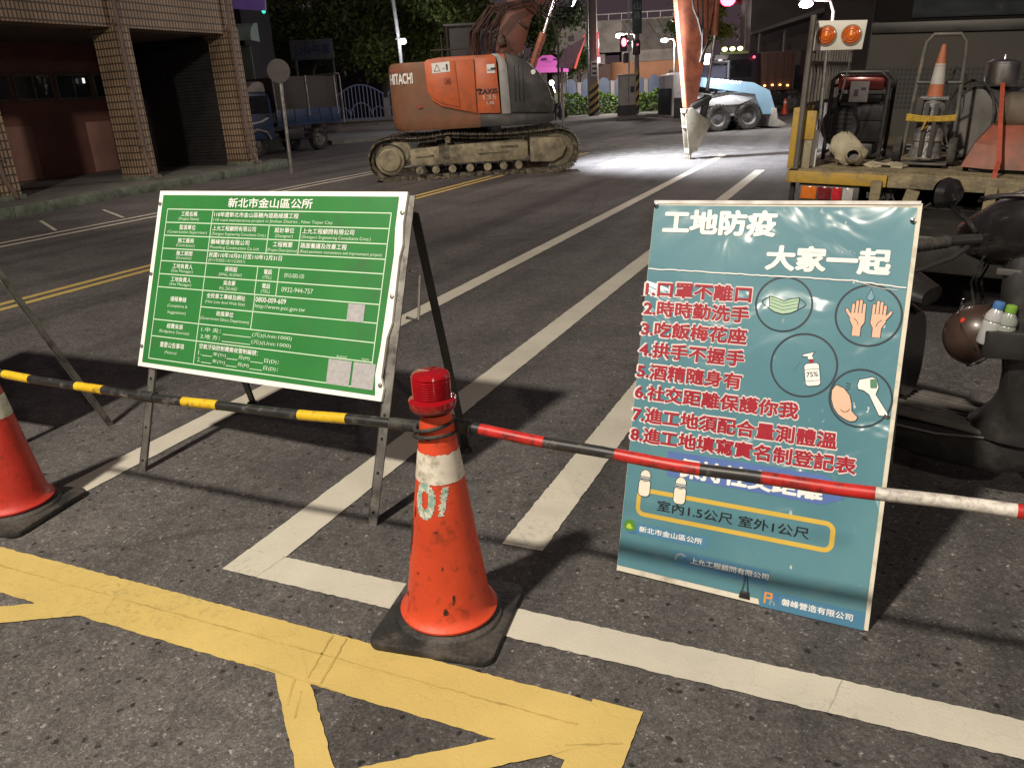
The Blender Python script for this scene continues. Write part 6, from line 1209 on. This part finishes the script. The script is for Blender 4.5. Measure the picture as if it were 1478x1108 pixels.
def sw_(p): return SX.matrix_basis @ V(p) if False else MX.Translation(SX.location) @ MX.Rotation(SYW, 4, 'Z') @ V(p)
for o in list(SX.children):                      # the steering column leans back over the footboard
    kd = o.name.split('.')[0]
    if kd == 'glove_pocket':
        for v in o.data.vertices: v.co.x -= .07; v.co.y -= .03
    if kd in ('handlebar_cover', 'dash_trim', 'handlebar', 'grip', 'brake_lever', 'mirror', 'glove_pocket', 'badge', 'leg_shield'):
        for v in o.data.vertices: v.co.x -= .165*min(1, max(0, (v.co.z-.30)/.5)); v.co.z += .012*(v.co.z > .8)
# helmet hanging from the hook
hp = pl(1410, 484, (0, 3.10, 0), (0, 1, 0)); hm = thing('open_face_helmet', 'dark brown open-face helmet hanging below the scooter handlebar', 'helmet', hp, rot=(R(14), R(-44), R(-32)))
HM = mat('helmet_brown', (.050, .030, .023), .36, 0, .25, 6, coat=.3)
f = MB(); rings = []
for i in range(17):
    th = R(5+i*7.6); rg = []
    for k in range(36):
        ph = 2*math.pi*k/36; r_ = .100*math.sin(th); z = .100*1.08*math.cos(th); front = max(0, math.cos(ph)); zz = z
        if i > 9: zz = z+front**2*.055*(i-9)/7
        rg.append(V((r_*1.12*math.cos(ph), r_*math.sin(ph), zz)))
    rings.append(rg)
f.ring(rings, False); f.add(rings[0], [list(range(36))]); f.build('shell', HM, hm)
f = MB(); f.tube([q+V((0, 0, -.002)) for q in rings[-1]]+[rings[-1][0]], .0055, 8, False); f.build('rim_trim', CHROME, hm)
f = MB(); f.tube([V((.02, -.103, -.02)), V((.025, -.086, .058)), V((.02, -.03, .104)), V((.02, .03, .104)), V((.025, .086, .058))], .003, 6); f.box((.106, 0, .045), (.02, .12, .010), .004); f.build('peak_line', mat('helmet_dark_trim', (.02, .014, .012), .3), hm)
f = MB(); f.lathe([(0, 0), (.009, 0), (.009, .003), (0, .004)], 16, MX.Translation((.035, -.062, .078)) @ MX.Rotation(R(40), 4, 'X')); f.build('red_sticker', mat('sticker_red', (.6, .05, .03)), hm)
f = MB(); f.tube([V((.04, -.095, -.05)), V((.05, -.04, -.10)), V((.05, .04, -.10)), V((.04, .095, -.05))], .006, 6); f.build('chin_strap', mat('strap_grey', (.2, .19, .18)), hm)
iv = (MX.Translation(SX.location) @ MX.Rotation(SYW, 4, 'Z')).inverted(); pk_ = iv @ pl(1449, 492, (0, 2.975, 0), (0, 1, 0))
f = MB(); f.T = MX.Translation(pk_) @ MX.Rotation(-SYW, 4, 'Z'); f.prism(rrect(-.062, -.035, .075, .045, .02), .095, MX.Translation((0, 0, -.055)), .006); f.box((.05, .07, .0), (.05, .10, .06), .01); f.build('bottle_pocket', BLACKM, SX)
f = MB()
for (dy, dz) in ((-.16, 0), (-.10, .02), (-.04, .03)): f.tube([(.17, dy, .90), (.13, dy*.8, .80), (.15, dy*.6, .68), (.20, dy*.5, .60)], .0045, 6)
f.build('control_cable', BLACK, SX)
f = MB(); f.lathe([(0, 0), (.016, 0), (.014, .006), (0, .007)], 16, MX.Translation((.085, -.03, .70)) @ MX.Rotation(R(-90), 4, 'Y')); f.build('key_lock', CHROME, SX)
f = MB(); f.tube([(-.12, -.152, .215), (.10, -.158, .225), (.28, -.145, .255), (.40, -.13, .32)], .0045, 6); f.build('side_trim', mat('grey_badge', (.17, .16, .16)), SX)
# two bottles in the pocket
for (px, py, cap, lab_, body) in ((1430, 441, mat('cap_blue', (.07, .19, .45), .5), 'clear bottle with a blue cap standing in the scooter pocket', (.40, .41, .42)), (1452, 447, mat('cap_green', (.20, .38, .05), .5), 'clear bottle with a lime green cap standing in the scooter pocket', (.27, .29, .27))):
    q = pl(px, py, (0, 2.98, 0), (0, 1, 0)); bo2 = thing('drink_bottle', lab_, 'bottle', q-V((0, 0, .13)), rot=(R(2), R(10 if px < 1445 else 6), 0))
    f = MB(); f.lathe([(0, 0), (.027, 0), (.030, .006), (.030, .075), (.027, .08), (.030, .085), (.029, .10), (.016, .122), (.012, .13)], 24); f.build('bottle_body', mat('bottle_plastic_'+('a' if px < 1445 else 'b'), body, .2, 0, .1, 20, coat=.5), bo2)
    f = MB(); f.lathe([(0, .148), (.0155, .147), (.0165, .143), (.0165, .124), (0, .124)], 24)
    for k in range(20): a = 2*math.pi*k/20; f.box((.0165*math.cos(a), .0165*math.sin(a), .134), (.002, .002, .016), 0, a)
    f.build('cap', cap, bo2)
# ------------------------------------------------------------------ far right: parked scooters, cone, canopy, shop signs
for i, (px, d, lab_) in enumerate(((1104, 44, 'dark parked scooter nearest the tipper truck under the shop canopy'), (1122, 42, 'dark parked scooter in the middle under the shop canopy'), (1138, 40, 'dark parked scooter nearest the flatbed grille under the shop canopy'))):
    q = at(px, 150, d); dup(SX, (q.x, q.y, 0), YAW+R(62+9*i), lab_, 'scooters parked under the canopy')
q = at(1133, 152, 36); c3 = dup(cone, (q.x, q.y, 0), .4, 'small far traffic cone standing on the road left of the flatbed grille', None)
for o in list(c3.children):
    if o.name.startswith('number_marking'): bpy.data.objects.remove(o)
cp = at(1135, 60, 43); cn = thing('shop_canopy', 'dark metal canopy over a shopfront beyond the flatbed grille', 'canopy', (cp.x, cp.y, 0), YAW-R(20))
zc0, zc1 = at(1097, 45, 43).z, at(1165, 26, 43).z
f = MB(); f.prism([(-1.7, zc0), (1.7, zc1+.4), (1.7, zc1+.15), (-1.7, zc0-.15)], 3.5, MX.Translation((0, 3.2, 0)) @ XZ, .02); f.build('roof', mat('canopy_grey', (.16, .14, .14), .5, .3, .2), cn)
for x in (-1.3, -.1, 1.3): f = MB(); f.tube([(x, .0, 0), (x, .0, zc0-.05)], .06, 8); f.build('post', POLEG, cn)
shp = at(1128, 120, 47); so = thing('shop_building', 'dim shopfront with a scalloped awning and pale upper wall behind the canopy', 'building', (shp.x, shp.y, 0), YAW-R(10))
f = MB(); f.box((3.0, 3, 3.2), (9.5, 5, 6.4)); f.build('wall', mat('shop_wall', (.10, .08, .075), .8, 0, .3, .8), so, smooth=False)
f = MB(); f.box((-.3, .45, 2.5), (2.6, .3, .9), .02); f.k = 1
for k in range(9): f.lathe([(0, 0), (.15, 0), (.15, .04), (0, .04)], 12, MX.Translation((-1.4+.28*k, .30, 2.04)) @ MX.Rotation(R(90), 4, 'X'))
f.build('awning', [mat('grey_awning', (.22, .19, .18), .7), mat('dark_awning_edge', (.03, .025, .03), .8)], so)
for x in (-.9, .5): f = MB(); f.box((x, .49, 1.0), (1.0, .08, 1.9)); f.build('doorway', INK, so)
ub = at(1133, 8, 58); hb2 = thing('lit_house', 'warm lamp-lit house front above the shop canopy', 'building', (ub.x, ub.y, 0), YAW-R(15))
f = MB(); f.box((.6, 2, 4.6), (3.8, 4, 9.2)); f.build('wall', mat('warm_render', (.48, .36, .24), .85, 0, .15, .6), hb2, smooth=False)
for z in (6.2,): f = MB(); f.box((-.3, -.02, z), (.7, .1, 1.0)); f.build('window', mat('dark_school_window', (.05, .045, .045)), hb2)
rb = V((1.2, 15.5, 0)); rbo = thing('shop_row', 'dark shophouse front with overhead signboards behind the flatbed truck', 'building', rb, R(-6))
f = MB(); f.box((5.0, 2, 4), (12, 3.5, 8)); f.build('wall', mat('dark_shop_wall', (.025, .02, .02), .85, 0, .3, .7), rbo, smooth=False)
f = MB(); f.box((4.5, -.5, 2.55), (11, 1.8, .12), .02); f.build('veranda_slab', DARKW, rbo)
for x in (-.4, 3.4, 7.2): f = MB(); f.box((x, -.9, 1.3), (.45, .45, 2.5), .01); f.build('veranda_column', mat('veranda_column_paint', (.16, .14, .13), .8), rbo)
for (px0, px1, py0, py1, m_, nm) in ((1279, 1331, -26, 6, glow('blue_violet_sign', (.16, .15, .42), .5), 'blue-violet lit shop sign with a white border above the truck headboard'), (1437, 1478, -30, 6, glow('pale_blue_sign', (.35, .38, .55), .5), 'pale lit shop sign above the aluminium pot at the top right')):
    a, b_ = pl(px0, py1, rb+V((0, -1.45, 0)), (0, 1, 0)), pl(px1, py0, rb+V((0, -1.45, 0)), (0, 1, 0)); c = (a+b_)/2; f = MB(); f.box((0, 0, 0), (abs(b_.x-a.x), .15, abs(b_.z-a.z)), .02); f.k = 1
    w2, h2 = abs(b_.x-a.x), abs(b_.z-a.z); f.line([(-w2/2+.03, -h2/2+.03), (w2/2-.03, -h2/2+.03), (w2/2-.03, h2/2-.03), (-w2/2+.03, h2/2-.03)], .05, .079, True, XZ); o = tag(f.build('shop_sign', [m_, glow('pale_sign_edge', (.55, .55, .6), .55)]), nm, 'sign'); o.location = c
# ------------------------------------------------------------------ worker in a bright vest beyond the excavator nose
wp = at(805, 166, 42); wk = thing('person', 'worker in dark clothes, bright vest and pale purple helmet standing behind the excavator nose', 'person', (wp.x, wp.y, wp.z*0), YAW+R(200))
def skin_figure(parent, m_):
    J = {'pel': (0, 0, .92), 'bel': (0, .0, 1.08), 'che': (0, .01, 1.32), 'nec': (0, .02, 1.48), 'chi': (0, .03, 1.56), 'hea': (0, .04, 1.66), 'top': (0, .03, 1.74),
         'hl': (.10, 0, .88), 'kl': (.12, .03, .50), 'al': (.12, -.01, .09), 'tl': (.13, .15, .035), 'hr': (-.10, 0, .88), 'kr': (-.13, .05, .50), 'ar': (-.14, -.02, .09), 'tr': (-.16, .14, .035),
         'sl': (.19, .0, 1.41), 'el': (.25, .02, 1.14), 'wl': (.22, .20, .99), 'sr': (-.19, .0, 1.41), 'er': (-.26, .03, 1.14), 'wr': (-.20, .22, 1.02), 'pl': (.21, .27, .97), 'pr': (-.18, .29, 1.0)}
    for s_, sg in (('l', 1), ('r', -1)):
        for k in range(4): J['f%s%d' % (s_, k)] = (J['p'+s_][0]+(k-1.5)*.018, J['p'+s_][1]+.06-.006*abs(k-1.4), J['p'+s_][2]-.03)
        J['t'+s_+'h'] = (J['w'+s_][0]-sg*.05, J['w'+s_][1]+.05, J['w'+s_][2]-.02)
    Rr = {'pel': .15, 'bel': .135, 'che': .16, 'nec': .055, 'chi': .075, 'hea': .095, 'top': .06, 'h': .095, 'k': .062, 'a': .045, 't': .045, 's': .065, 'e': .045, 'w': .032, 'p': .036}
    E = [('pel', 'bel'), ('bel', 'che'), ('che', 'nec'), ('nec', 'chi'), ('chi', 'hea'), ('hea', 'top')]
    for s_ in 'lr':
        E += [('pel', 'h'+s_), ('h'+s_, 'k'+s_), ('k'+s_, 'a'+s_), ('a'+s_, 't'+s_), ('che', 's'+s_), ('s'+s_, 'e'+s_), ('e'+s_, 'w'+s_), ('w'+s_, 'p'+s_), ('w'+s_, 't'+s_+'h')]+[('p'+s_, 'f%s%d' % (s_, k)) for k in range(4)]
    ks = list(J); me = bpy.data.meshes.new('body'); me.from_pydata([J[k] for k in ks], [(ks.index(a), ks.index(b)) for a, b in E], [])
    o = bpy.data.objects.new('body', me); COL.objects.link(o); md = o.modifiers.new('skin', 'SKIN'); o.modifiers.new('sub', 'SUBSURF').levels = 2
    for i, k in enumerate(ks):
        r_ = Rr.get(k, Rr.get(k[0], .05))
        if k[0] == 'f' or k.endswith('h') and k[0] == 't' and len(k) == 3: r_ = .010
        me.skin_vertices[0].data[i].radius = (r_, r_*(.8 if k in ('che', 'bel', 'pel') else 1)); me.skin_vertices[0].data[i].use_root = (k == 'pel')
    o.modifiers['skin'].use_smooth_shade = True
    dg = bpy.context.evaluated_depsgraph_get(); dg.update(); m2 = bpy.data.meshes.new_from_object(o.evaluated_get(dg)); o.modifiers.clear(); o.data = m2; m2.materials.clear()
    for q in (mat('dark_work_clothes', (.03, .03, .04), .8), mat('skin', (.42, .26, .19), .55), mat('dark_boot', (.02, .018, .016), .6)): m2.materials.append(q)
    for p in m2.polygons:
        c = p.center; p.material_index = 1 if (c.z > 1.47 or (c.z < 1.0 and c.y > .19 and abs(c.x) < .3 and c.z > .85)) else (2 if c.z < .12 else 0)
    o.parent = parent; return o
skin_figure(wk, None)
f = MB(); f.loft([((0, .0, .98), .19, .155), ((0, .0, 1.12), .185, .15), ((0, .01, 1.30), .205, .165), ((0, .01, 1.42), .19, .14), ((0, .015, 1.47), .10, .09)], 24, 2.3, 'z'); f.build('safety_vest', mat('bright_vest', (.75, .80, .45), .6), wk)
f = MB(); f.loft([((0, .01, 1.15), .191, .156), ((0, .01, 1.20), .196, .160)], 24, 2.3, 'z'); f.build('reflective_stripe', WHITEP, wk)
f = MB(); f.sphere((0, .04, 1.71), .125, 10, (1, 1.1, .85)); f.box((0, .16, 1.69), (.16, .10, .015), .006); f.build('helmet', mat('helmet_purple_white', (.45, .30, .60), .4), wk)
f = MB()
for sx in (-.035, .035): f.sphere((sx, .125, 1.655), .013, 6)
f.k = 1; f.sphere((0, .14, 1.625), .018, 6, (.7, .8, 1)); f.box((0, .125, 1.585), (.05, .02, .012), .004); f.sphere((.098, .04, 1.63), .022, 6, (.4, .8, 1.2)); f.sphere((-.098, .04, 1.63), .022, 6, (.4, .8, 1.2)); f.build('face', [INK, mat('skin', (.42, .26, .19))], wk)
